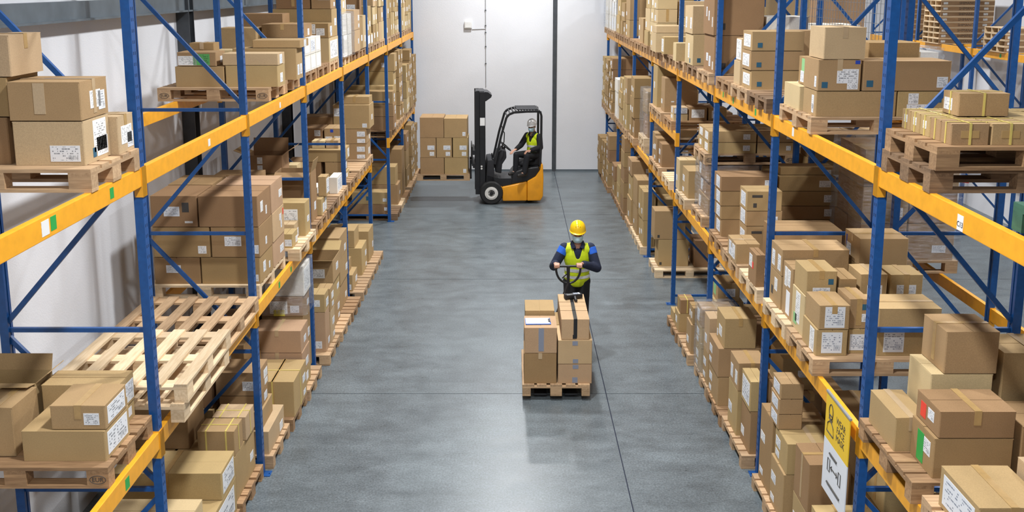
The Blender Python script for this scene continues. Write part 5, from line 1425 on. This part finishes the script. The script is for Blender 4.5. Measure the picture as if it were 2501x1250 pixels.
# carriage, backrest and forks
car = MB()
for zc in (FP(490, 600)[1], FP(490, 700)[1]): car.box(mx0 - .06, mx0 - .005, -.46, .46, zc - .05, zc + .05)
cr = car.build('fork_carriage', 'black', fk)
bkz0, bkz1 = FP(480, 700)[1], FP(480, 555)[1]
bk = MB().box(mx0 - .085, mx0 - .06, -.46, .46, bkz1 - .04, bkz1)
for k in range(7): bk.box(mx0 - .085, mx0 - .06, -.46 + k * .15, -.44 + k * .15, bkz0, bkz1 - .03)
bk.build('load_backrest', 'black', cr)
for s in (-1, 1):
    f_ = MB().box(mx0 - .125, mx0 - .085, s * .19 - .05, s * .19 + .05, .56, bkz0 + .1).box(mx0 - 1.22, mx0 - .085, s * .19 - .05, s * .19 + .05, .563, .60)
    f_.build('fork', 'black', cr)

# ================================================================== people
def capsule(m, p, q, r0, r1, n=14):
    p, q = Vector(p), Vector(q); d = q - p; L = d.length
    if L < 1e-6: return m
    d.normalize(); pts, rs = [], []
    for k in range(5):
        a = math.pi / 2 * k / 4; pts.append(p - d * r0 * math.cos(a)); rs.append(max(r0 * math.sin(a), .0004))
    for k in range(5):
        a = math.pi / 2 * k / 4; pts.append(q + d * r1 * math.sin(a)); rs.append(max(r1 * math.cos(a), .0004))
    return m.tube(pts, rs, n)
def ellip(m, c, r, rot=(0, 0, 0), n=20):
    prof = [(max(math.sin(math.pi * k / 12), .002), -math.cos(math.pi * k / 12)) for k in range(13)]
    e = MB().lathe(prof, n); M_ = Matrix.Translation(c) @ Euler(rot).to_matrix().to_4x4() @ Matrix.Diagonal((r[0], r[1], r[2], 1))
    return m.merge(e.xf(M_))
def smooth_rim(bm, it=14):
    rim = [v for v in bm.verts if v.is_boundary]
    for _ in range(it):
        new = {}
        for v in rim:
            nb_ = [e.other_vert(v) for e in v.link_edges if e.is_boundary]
            if len(nb_) == 2: new[v] = v.co * .4 + (nb_[0].co + nb_[1].co) * .3
        for v, c in new.items(): v.co = c
    bmesh.ops.delete(bm, geom=[v for v in bm.verts if not v.link_faces], context='VERTS')
def vox(m, name, mat, parent, size=.008, it=5, cut=None, decim=None):
    me = m.mesh('tmp', None)
    o = bpy.data.objects.new('tmp', me); COL.objects.link(o)
    md = o.modifiers.new('r', 'REMESH'); md.mode = 'VOXEL'; md.voxel_size = size; md.adaptivity = 0
    sm = o.modifiers.new('s', 'SMOOTH'); sm.factor = .5; sm.iterations = it
    if decim: dm = o.modifiers.new('d', 'DECIMATE'); dm.ratio = decim
    dg = bpy.context.evaluated_depsgraph_get()
    res = bpy.data.meshes.new_from_object(o.evaluated_get(dg)); res.name = name
    bpy.data.objects.remove(o, do_unlink=True); bpy.data.meshes.remove(me)
    if cut:
        bm = bmesh.new(); bm.from_mesh(res)
        bmesh.ops.delete(bm, geom=[f for f in bm.faces if cut(f.calc_center_median())], context='FACES')
        smooth_rim(bm); bm.to_mesh(res); bm.free()
    res.materials.clear(); res.materials.append(MATS[mat])
    res.polygons.foreach_set('use_smooth', [True] * len(res.polygons))
    return link(name, res, parent)
def strip_from(src, name, mat, parent, test, off=.004):
    bm = bmesh.new(); bm.from_mesh(src.data)
    bmesh.ops.delete(bm, geom=[f for f in bm.faces if not test(f.calc_center_median())], context='FACES')
    smooth_rim(bm)
    bm.normal_update()
    for v in bm.verts: v.co += v.normal * off
    me = bpy.data.meshes.new(name); bm.to_mesh(me); bm.free(); me.materials.append(MATS[mat])
    me.polygons.foreach_set('use_smooth', [True] * len(me.polygons))
    return link(name, me, parent)
def hand(m, wrist, c, u, back):
    """fist closed round a bar through c along u; back: direction from the bar towards the wrist side"""
    c, u, wrist = Vector(c), Vector(u).normalized(), Vector(wrist)
    v = Vector(back); v = (v - u * v.dot(u)).normalized(); w = u.cross(v).normalized()
    if w.z < 0: w = -w
    rad = .027
    P = lambda s, ang, rr=rad: c + u * s + (v * math.cos(ang) + w * math.sin(ang)) * rr
    lens = (1.0, 1.12, 1.05, .85)
    for i in range(4):
        s = (i - 1.5) * .0205
        k = P(s, math.radians(55), .036)
        a1_, a2_, a3_ = P(s, math.radians(55 + 60 * lens[i])), P(s, math.radians(55 + 125 * lens[i])), P(s, math.radians(55 + 185 * lens[i]))
        capsule(m, k, a1_, .0098, .0092, 8); capsule(m, a1_, a2_, .0092, .0085, 8); capsule(m, a2_, a3_, .0085, .0078, 8)
    kc = P(0, math.radians(50), .036)
    for s in (-.028, -.01, .01, .028): capsule(m, P(s, math.radians(50), .034), wrist + u * s * .6, .013, .016, 8)
    t0 = P(.036, math.radians(20), .034); t1 = P(.034, math.radians(-25), .03); t2 = P(.020, math.radians(-75), .028)
    capsule(m, wrist + u * .012, t0, .017, .0125, 8); capsule(m, t0, t1, .0115, .010, 8); capsule(m, t1, t2, .010, .0085, 8)
def open_hand(m, wrist, d, palm, thumb_side):
    """relaxed hand lying on something: d finger direction, palm: direction the palm faces"""
    wrist, d, pn_ = Vector(wrist), Vector(d).normalized(), Vector(palm).normalized()
    u = d.cross(pn_).normalized() * thumb_side
    for i in range(4):
        s = (i - 1.5) * .021; L = (.085, .095, .09, .07)[i]
        b = wrist + d * .085 - u * s
        capsule(m, wrist - u * s * .6, b, .016, .013, 8)
        c1_ = b + d * L * .45 + pn_ * .012; c2_ = c1_ + d * L * .33 + pn_ * .022; c3_ = c2_ + d * L * .16 + pn_ * .022
        capsule(m, b, c1_, .010, .0092, 8); capsule(m, c1_, c2_, .0092, .0085, 8); capsule(m, c2_, c3_, .0085, .0075, 8)
    t0 = wrist + d * .03 + u * .035; t1 = t0 + d * .035 + u * .02 + pn_ * .01; t2 = t1 + d * .03 + pn_ * .01
    capsule(m, wrist + u * .01, t0, .017, .013, 8); capsule(m, t0, t1, .012, .0105, 8); capsule(m, t1, t2, .0105, .0085, 8)

def head_parts(m, H, E):
    """H: head centre, E: 3x3 rotation of the head (front is -Y)"""
    T = lambda x, y, z: Vector(H) + E @ Vector((x, y, z))
    rot = E.to_euler()
    ellip(m, T(0, .012, .03), (.076, .096, .092), rot); ellip(m, T(0, -.018, -.035), (.062, .075, .082), rot); ellip(m, T(0, -.045, -.085), (.036, .038, .028), rot)
    capsule(m, T(0, -.088, .012), T(0, -.112, -.022), .009, .015, 10)
    ellip(m, T(0, -.088, -.055), (.026, .014, .012), rot)
    ellip(m, T(0, -.078, .03), (.058, .022, .016), rot)
    for s in (-1, 1):
        ellip(m, T(s * .079, .012, -.005), (.010, .020, .032), rot)
        ellip(m, T(s * .04, -.068, -.015), (.022, .02, .018), rot)
def head_extras(body, H, E, helmet_mat, label_helm):
    T = lambda x, y, z: Vector(H) + E @ Vector((x, y, z)); M4 = Matrix.Translation(Vector(H)) @ E.to_4x4()
    for s in (-1, 1):
        e = ellip(MB(), T(s * .031, -.082, .008), (.012, .007, .008), E.to_euler(), 12).build('eye', 'hair', body, True)
    # mask: curved shell with a pleat
    m = MB(); nx_, nz_ = 12, 8; vs = []
    for j in range(nz_ + 1):
        t = j / nz_
        for i in range(nx_ + 1):
            a = -1.15 + 2.3 * i / nx_
            rr = 1.0 + .05 * math.sin(t * math.pi * 4) * .4
            wz = -.010 - .098 * t; bulge = math.sin(math.pi * min(1, t * .8 + .22))
            x = .080 * math.sin(a) * (1 - .22 * t ** 2); y = -.020 - (.078 + .036 * bulge * math.cos(a) ** 2) * math.cos(a) * rr
            vs.append((x, y, wz))
    fs = [(j*(nx_+1)+i, j*(nx_+1)+i+1, (j+1)*(nx_+1)+i+1, (j+1)*(nx_+1)+i) for j in range(nz_) for i in range(nx_)]
    m.add(vs, fs).xf(M4); mk = m.build('face_mask', 'mask_blue', body, 'all')
    mk.modifiers.new('t', 'SOLIDIFY').thickness = .003
    for s in (-1, 1):
        MB().tube([T(s * .070, -.045, -.012), T(s * .083, -.005, .012), T(s * .084, .02, .0)], .002, 6).build('ear_loop', 'paper', mk)
    ellip(MB(), T(0, .03, .02), (.081, .088, .085), E.to_euler()).build('hair', 'hair', body, True)
    # hard hat
    prof = [(.118, .030), (.116, .055), (.110, .085), (.098, .115), (.078, .140), (.050, .157), (.02, .165), (.001, .166)]
    hm = MB().lathe(prof + [(.001, .160), (.05, .150), (.09, .115), (.108, .06), (.110, .030)], 28)
    hm.v = [(x * .94, y * 1.12 + .008, z) for x, y, z in hm.v]
    MH = M4 @ Matrix.Translation((0, 0, .016))
    hat = hm.xf(MH).build('hard_hat', helmet_mat, body, True)
    br = MB(); n = 28; vs = []
    for k in range(n):
        a = 2 * math.pi * k / n; f = max(0, -math.sin(a)) ** 2
        for (ra, zz_) in ((.112, .034), (.122 + .024 * f, .026 - .006 * f), (.122 + .024 * f, .021 - .006 * f), (.112, .026)):
            vs.append((ra * math.cos(a) * .94, ra * math.sin(a) * 1.12 + .008, zz_))
    fs = [(k*4+i, k*4+(i+1)%4, ((k+1)%n)*4+(i+1)%4, ((k+1)%n)*4+i) for k in range(n) for i in range(4)]
    br.add(vs, fs).xf(MH).build('brim', helmet_mat, hat, True)
    for x in (-.03, 0, .03):
        MB().tube([(x, y, .166 - (y / .13) ** 2 * .075 + (.003 if x == 0 else -.004)) for y in [-.10 + .025 * k for k in range(9)]], .007, 6).xf(MH).build('ridge', helmet_mat, hat, True)

def person(label, loc, rotz, J, head, helmet_mat, jacket_mat, stripes, hands):
    root = thing('person', label, 'person', loc, rotz)
    E = Euler(head[1]).to_matrix(); H = Vector(head[0])
    # skin body: one continuous surface
    m = MB()
    head_parts(m, H, E)
    nb = Vector(J['neck']); capsule(m, nb - Vector((0, 0, .05)), H + Vector((0, .02, -.05)), .058, .054)
    ellip(m, J['chest'], (.15, .10, .19)); ellip(m, J['waist'], (.135, .095, .13)); ellip(m, J['pelvis'], (.15, .11, .12))
    capsule(m, Vector(J['chest']) + Vector((0, 0, .12)), J['chest'], .09, .10)
    capsule(m, nb, J['chest'], .075, .11); capsule(m, J['chest'], J['pelvis'], .11, .11)
    for s in 'RL':
        sh, el, wr = Vector(J['sh' + s]), Vector(J['el' + s]), Vector(J['wr' + s])
        capsule(m, Vector(J['chest']) + Vector((0, 0, .10)), sh, .075, .055); capsule(m, sh, el, .052, .040); capsule(m, el, wr, .040, .027)
        hi_, kn, an = Vector(J['hip' + s]), Vector(J['kn' + s]), Vector(J['an' + s])
        capsule(m, J['pelvis'], hi_, .10, .09); capsule(m, hi_, kn, .083, .055); capsule(m, kn, kn.lerp(an, .3), .052, .055); capsule(m, kn.lerp(an, .3), an, .055, .035)
        capsule(m, an, J['toe' + s], .036, .03)
    for h_ in hands: h_(m)
    body = vox(m, 'body', 'skin', root, .0055, 2)
    head_extras(body, H, E, helmet_mat, None)
    # clothing
    t = MB()
    ellip(t, J['pelvis'], (.165, .125, .135))
    for s in 'RL':
        hi_, kn, an = Vector(J['hip' + s]), Vector(J['kn' + s]), Vector(J['an' + s])
        capsule(t, J['pelvis'], hi_, .115, .105); capsule(t, hi_, kn, .100, .073); capsule(t, kn, an, .073, .062)
    vox(t, 'trousers', 'trousers', body, .010, 4)
    for s in 'RL':
        an, to = Vector(J['an' + s]), Vector(J['toe' + s])
        sh_ = MB(); d = (to - an); d.z = 0; d.normalize()
        capsule(sh_, an - d * .035 + Vector((0, 0, -.025)), to + d * .02 + Vector((0, 0, .0)), .047, .042); capsule(sh_, an, an + Vector((0, 0, .06)), .05, .05)
        so = vox(sh_, 'shoe', 'shoe', body, .008, 3)
    j = MB()
    ellip(j, J['chest'], (.172, .122, .21)); ellip(j, J['waist'], (.160, .118, .16)); ellip(j, Vector(J['pelvis']) + Vector((0, 0, .04)), (.165, .128, .10))
    capsule(j, nb + Vector((0, .01, -.02)), J['chest'], .083, .12); capsule(j, J['chest'], J['pelvis'], .125, .125)
    for s in 'RL':
        sh, el, wr = Vector(J['sh' + s]), Vector(J['el' + s]), Vector(J['wr' + s])
        capsule(j, Vector(J['chest']) + Vector((0, 0, .10)), sh, .085, .070); capsule(j, sh, el, .076, .066); capsule(j, el, el.lerp(wr, .88), .066, .052)
    cutn = lambda c: (c - (nb + Vector((0, -.07, .03)))).length < .055 or (c.z > nb.z + .045 and abs(c.x - nb.x) < .1)
    jk = vox(j, 'jacket', jacket_mat, body, .008, 3, cut=cutn)
    # collar wings
    for s in (-1, 1):
        cl = MB().add([nb + Vector((s*.085, .02, .03)), nb + Vector((s*.075, -.05, .055)), nb + Vector((s*.03, -.115, -.03)), nb + Vector((s*.085, -.115, -.05)), nb + Vector((s*.105, -.03, -.005))],
                      [(0, 1, 2, 3, 4)]).build('collar', jacket_mat, jk)
        cl.modifiers.new('t', 'SOLIDIFY').thickness = .008
    ellip(MB(), nb + Vector((0, -.045, -.035)), (.05, .03, .045)).build('undershirt', 'tshirt', body, True)
    # vest
    v = MB()
    ellip(v, Vector(J['chest']) + Vector((0, 0, -.01)), (.187, .138, .215)); ellip(v, J['waist'], (.178, .135, .17)); ellip(v, Vector(J['pelvis']) + Vector((0, 0, .03)), (.185, .150, .13))
    capsule(v, J['chest'], J['pelvis'], .142, .150)
    for s in 'RL': capsule(v, Vector(J['chest']) + Vector((0, 0, .12)), Vector(J['sh' + s]).lerp(Vector(J['chest']), .22) + Vector((0, 0, .012)), .092, .085)
    ch = Vector(J['chest']); pe = Vector(J['pelvis'])
    hem = pe.z - .10
    def cutv(c):
        if c.z < hem: return True
        if abs(c.x - nb.x) < .075 and c.z > nb.z - .015: return True
        if c.y < ch.y and abs(c.x - nb.x) < .018 + .35 * max(0, c.z - (nb.z - .20)) and c.z > nb.z - .20: return True
        for s in 'RL':
            d = c - Vector(J['sh' + s])
            if d.length < .075: return True
        return False
    vs_ = vox(v, 'vest', 'vest', body, .008, 4, cut=cutv)
    vs_.modifiers.new('t', 'SOLIDIFY').thickness = .006
    for z0_, z1_ in stripes:
        strip_from(vs_, 'reflective_strip', 'reflective', vs_, lambda c: z0_ < c.z < z1_)
    return root, body, jk
def cuff(body, J, s, mat, r=.049):
    el, wr = Vector(J['el' + s]), Vector(J['wr' + s])
    MB().tube([el.lerp(wr, .80), el.lerp(wr, .93)], [r + .002, r - .002], 14).build('cuff', mat, body, True)
def sleeve_patch(jk, J, s, mat):
    sh, el = Vector(J['sh' + s]), Vector(J['el' + s])
    strip_from(jk, 'shoulder_panel', mat, jk, lambda c: (c - sh.lerp(el, .16)).length < .086 and abs(c.x) > abs(sh.x) - .015, .003)

WX, WY = .93, 13.42
hR = Vector((-.300, by + 12.7 - WY, bz)); hL = Vector((.005, by + 12.7 - WY, bz))
Jw = dict(pelvis=(0, .02, .96), waist=(0, .0, 1.09), chest=(0, -.02, 1.28), neck=(0, -.03, 1.475),
          shR=(-.178, -.02, 1.405), shL=(.178, -.02, 1.405), elR=(-.325, -.09, 1.165), elL=(.265, -.125, 1.150),
          wrR=tuple(hR + Vector((-.012, .085, .012))), wrL=tuple(hL + Vector((.045, .075, .012))),
          hipR=(-.09, .02, .92), hipL=(.09, .02, .92), knR=(-.10, -.02, .50), knL=(.10, .0, .50), anR=(-.11, .03, .085), anL=(.11, .06, .085),
          toeR=(-.12, -.11, .035), toeL=(.13, -.08, .035))
hands = [lambda m: hand(m, Jw['wrR'], hR, (1, 0, 0), (0, 1, .35)), lambda m: hand(m, Jw['wrL'], hL, (-1, 0, 0), (0, 1, .35))]
wk, wb_, wj = person('person in yellow hard hat and lime vest pushing the hand pallet truck', (WX, WY, 0), 0, Jw,
                ((.0, -.07, 1.625), (.13, 0, -.04)), 'helmet_yellow', 'jacket', ((.985, 1.03), (1.085, 1.13)), hands)
for s in 'RL': cuff(wb_, Jw, s, 'jacket_blue'); sleeve_patch(wj, Jw, s, 'jacket_blue')

DX, DY_ = .52, 22.92
Jd = dict(pelvis=(0, .04, 1.06), waist=(0, .045, 1.17), chest=(0, .04, 1.36), neck=(0, .02, 1.555),
          shR=(-.178, .02, 1.485), shL=(.178, .02, 1.485), elR=(-.27, -.10, 1.255), elL=(.27, -.05, 1.25),
          wrR=(-.20, -.36, 1.20), wrL=(.165, -.285, 1.205),
          hipR=(-.10, .0, 1.05), hipL=(.10, .0, 1.05), knR=(-.14, -.42, 1.09), knL=(.16, -.40, 1.08), anR=(-.15, -.44, .70), anL=(.13, -.46, .70),
          toeR=(-.19, -.57, .655), toeL=(.10, -.60, .655))
hands = [lambda m: open_hand(m, Jd['wrR'], (-.1, -1, -.25), (0, -.2, -1), -1), lambda m: open_hand(m, Jd['wrL'], (-.25, -1, -.1), (0, 0, -1), 1)]
dr, db_, dj = person('person in white hard hat and lime vest seated on the forklift', (DX, DY_, .04), math.radians(-40), Jd,
                ((.0, -.03, 1.715), (.12, 0, .35)), 'helmet_white', 'jacket_black', ((1.09, 1.135), (1.24, 1.285)), hands)

# ================================================================== wall fittings, sign, trays, mesh, lamps
cxw = -.65
cd_ = MB().tube([(cxw, YE - .015, 2.3), (cxw, YE - .015, ZC - .01)], .011, 8)
o = cd_.build('conduit', 'galv', None, True); tag(o, 'thin grey vertical conduit pipe on the end wall above the forklift', 'pipe')
for z_ in (2.9, 3.35, 3.72, 3.9, 4.3): MB().box(cxw - .02, cxw + .02, YE - .03, YE - .001, z_, z_ + .025).build('pipe_clip', 'dark_steel', o)
MB().tube([(cxw, YE - .012, 3.83), (cxw - .36, YE - .012, 3.815)], .008, 8).build('branch_pipe', 'galv', o)
jb = MB().box(-1.205, -1.01, YE - .07, YE - .001, 3.84, 4.03, .012).build('junction_box', 'white_plastic', None, True); tag(jb, 'small white junction box on the end wall beside the conduit', 'junction box')
MB().box(-1.185, -1.03, YE - .076, YE - .068, 3.86, 4.01, .006).build('cover', 'white_plastic', jb)

sg = thing('safety_sign', 'yellow and white hanging safety sign on the lower beam of aisle-rack', 'sign', (2.496, 7.12, 1.86))
def sign_face(o, parts): pass
ya_, yb_ = .27, -.27
MB().box(-.008, .0, yb_, ya_, -.37, .0).build('yellow_panel', 'sign_yellow', sg)
MB().box(-.008, .0, yb_, ya_, -.80, -.372).build('white_panel', 'sign_white', sg)
MB().box(-.012, .006, yb_ - .005, ya_ + .005, -.004, .012).build('hanger_rail', 'galv', sg)
RT = Matrix.Rotation(-math.pi/2, 4, 'Z') @ Matrix.Rotation(math.pi/2, 4, 'X')
for i, w_ in enumerate(('WEAR', 'FACE', 'MASK')):
    t_ = link('lettering', text_mesh(w_, .075, 'print_dark'), sg, (-.0088, -.09, -.13 - i * .068), (math.pi/2, 0, -math.pi/2))
def outline(pts, closed=True, r=.004, nm='pictogram'):
    MB().tube([(-.0092, y, z) for y, z in pts], r, 6, closed=closed).build(nm, 'print_dark', sg)
outline([(.14 + .045 * math.cos(a), -.12 + .06 * math.sin(a)) for a in [2 * math.pi * k / 16 for k in range(16)]])
outline([(.18, -.15), (.10, -.15), (.10, -.185), (.18, -.185)])
outline([(.06, -.30), (.075, -.23), (.12, -.20), (.16, -.20), (.205, -.23), (.22, -.30)])
outline([(.15, -.50), (.10, -.50), (.10, -.60), (.15, -.60)]); outline([(-.10, -.50), (-.15, -.50), (-.15, -.60), (-.10, -.60)])
outline([(.08, -.55), (-.08, -.55)], False); outline([(.05, -.53), (.08, -.55), (.05, -.57)], False); outline([(-.05, -.53), (-.08, -.55), (-.05, -.57)], False)
outline([(.15, -.70), (-.15, -.70)], False, .008); outline([(.12, -.45), (-.05, -.45)], False, .008)
link('lettering', text_mesh('C13', .045, 'print_dark'), rackR, Vector(WR(XB - .0245, 5.5, 3.66)), (math.pi/2, 0, -math.pi/2))

# wooden trays stacked on the far rack
def tray_meshes():
    L, Wd, h = 1.12, .82, .112
    return dict(top=MB().box(0, L, 0, Wd, h - .014, h).mesh('top_board', 'wood_new'),
                bottom=MB().box(0, L, 0, Wd, 0, .014).mesh('bottom_board', 'wood_new'),
                front=MB().box(.012, L, 0, .02, .014, h - .014).mesh('front_board', 'wood_old'),
                rib=MB().box(0, L, 0, .02, .014, h - .014).mesh('rib', 'wood_new'))
TM = tray_meshes()
TXT = text_mesh('SHIMANO', .075, 'print_dark')
def tray(x, y, z, label, txt=True):
    o = thing('wooden_tray', label, 'tray', (x, y, z), (R.random() - .5) * .012, 'wooden trays on the far rack')
    link('bottom_board', TM['bottom'], o); link('top_board', TM['top'], o); link('front_board', TM['front'], o, (0, 0, 0))
    for yy in (.27, .53, .80): link('rib', TM['rib'], o, (0, yy, 0))
    for xx in (.10, .95): link('shipping_label', plate('label_wood'), o, (xx, -.001, .055), None, (.09, .002, .045))
    if txt: link('lettering', TXT, o, (.55, -.001, .055), (math.pi/2, 0, 0))
OT = ['lowest', 'second', 'third', 'fourth', 'fifth', 'sixth', 'seventh', 'eighth', 'ninth', 'topmost']
for k in range(10): tray(9.0, 21.15, U_TOP + .002 + k * .113, '%s wooden tray counted upwards in the tall printed stack, far rack' % OT[k])
for k in range(10): tray(9.0, 23.0, U_TOP + .002 + k * .113, '%s wooden tray counted upwards in the stack nearest end wall, far rack' % OT[k], False)
for k in range(4): tray(9.02, 18.35, U_TOP + .002 + k * .113, '%s wooden tray counted upwards in the low four-high stack, far rack' % OT[k if k < 3 else 9])
# wire mesh behind the aisle rack
mp_ = thing('mesh_panel', 'wire mesh safety panel behind the upper shelf of the aisle-rack', 'mesh panel', (3.735, 10.0, 3.9))
fm = MB()
for y_ in (0, 3.2): fm.box(-.015, .015, y_ - .015, y_ + .015, -.1, 1.9)
for z_ in (-.1, 1.9): fm.box(-.015, .015, 0, 3.2, z_ - .015, z_ + .015)
fm.build('panel_frame', 'blue_paint', mp_)
wr_ = MB()
for i in range(1, 32): wr_.bar((0, i * .1, -.1), (0, i * .1, 1.9), .004, .004)
for i in range(1, 20): wr_.bar((.004, 0, -.1 + i * .1), (.004, 3.2, -.1 + i * .1), .004, .004)
wr_.build('wires', 'wire', mp_, kind='stuff')
# yellow post guard in the second aisle
pg = MB().box(-.11, .11, -.10, .10, 0, .42, .02)
tag(pg.build('post_guard', 'guard_yellow', None, True, (5.05, 9.61, 0)), 'yellow impact guard at the foot of a back-row upright', 'guard')
# lamp fixtures
LH = MB().lathe([(.30, .0), (.31, .02), (.22, .14), (.12, .22), (.10, .34), (.02, .36), (.02, .30), (.20, .13), (.285, .01)], 24).mesh('reflector', 'lamp_housing', True)
for i, (_x, _y, _z) in enumerate(LAMPS):
    k_ = (6 - i) if i < 7 else (9 - i)
    o = thing('ceiling_lamp', 'grey bell-shaped ceiling lamp over the %s aisle, %s from end wall' % ('main' if i < 7 else 'second', ORD[k_]), 'lamp', (_x, _y, _z), 0, 'ceiling lamps of the hall')
    link('reflector', LH, o, (0, 0, 0))
    MB().tube([(0, 0, .34), (0, 0, ZC - _z)], .012, 8).build('rod', 'lamp_housing', o)
# ------------------------------------------------------------------ look-alikes of one bay: say which stands nearer the end wall
byl = {}
for o in COL.objects:
    if o.parent is None and o.get('category') in ('box', 'pallet'): byl.setdefault(o['label'], []).append(o)
for lab, os_ in byl.items():
    if len(os_) < 2: continue
    ysp = max(o.location.y for o in os_) - min(o.location.y for o in os_)
    if ysp > .12: os_.sort(key=lambda o: -o.location.y); nm = 'end-wall'
    else: os_.sort(key=lambda o: abs(o.location.x)); nm = 'aisle'
    for k, o in enumerate(os_):
        w_ = 'nearest-' + nm if k == 0 else ORD[min(k, 7)] + '-from-' + nm
        t_ = lab + ', ' + w_
        if len(t_.split()) > 16: t_ = t_.replace(' with label', '')
        o['label'] = t_
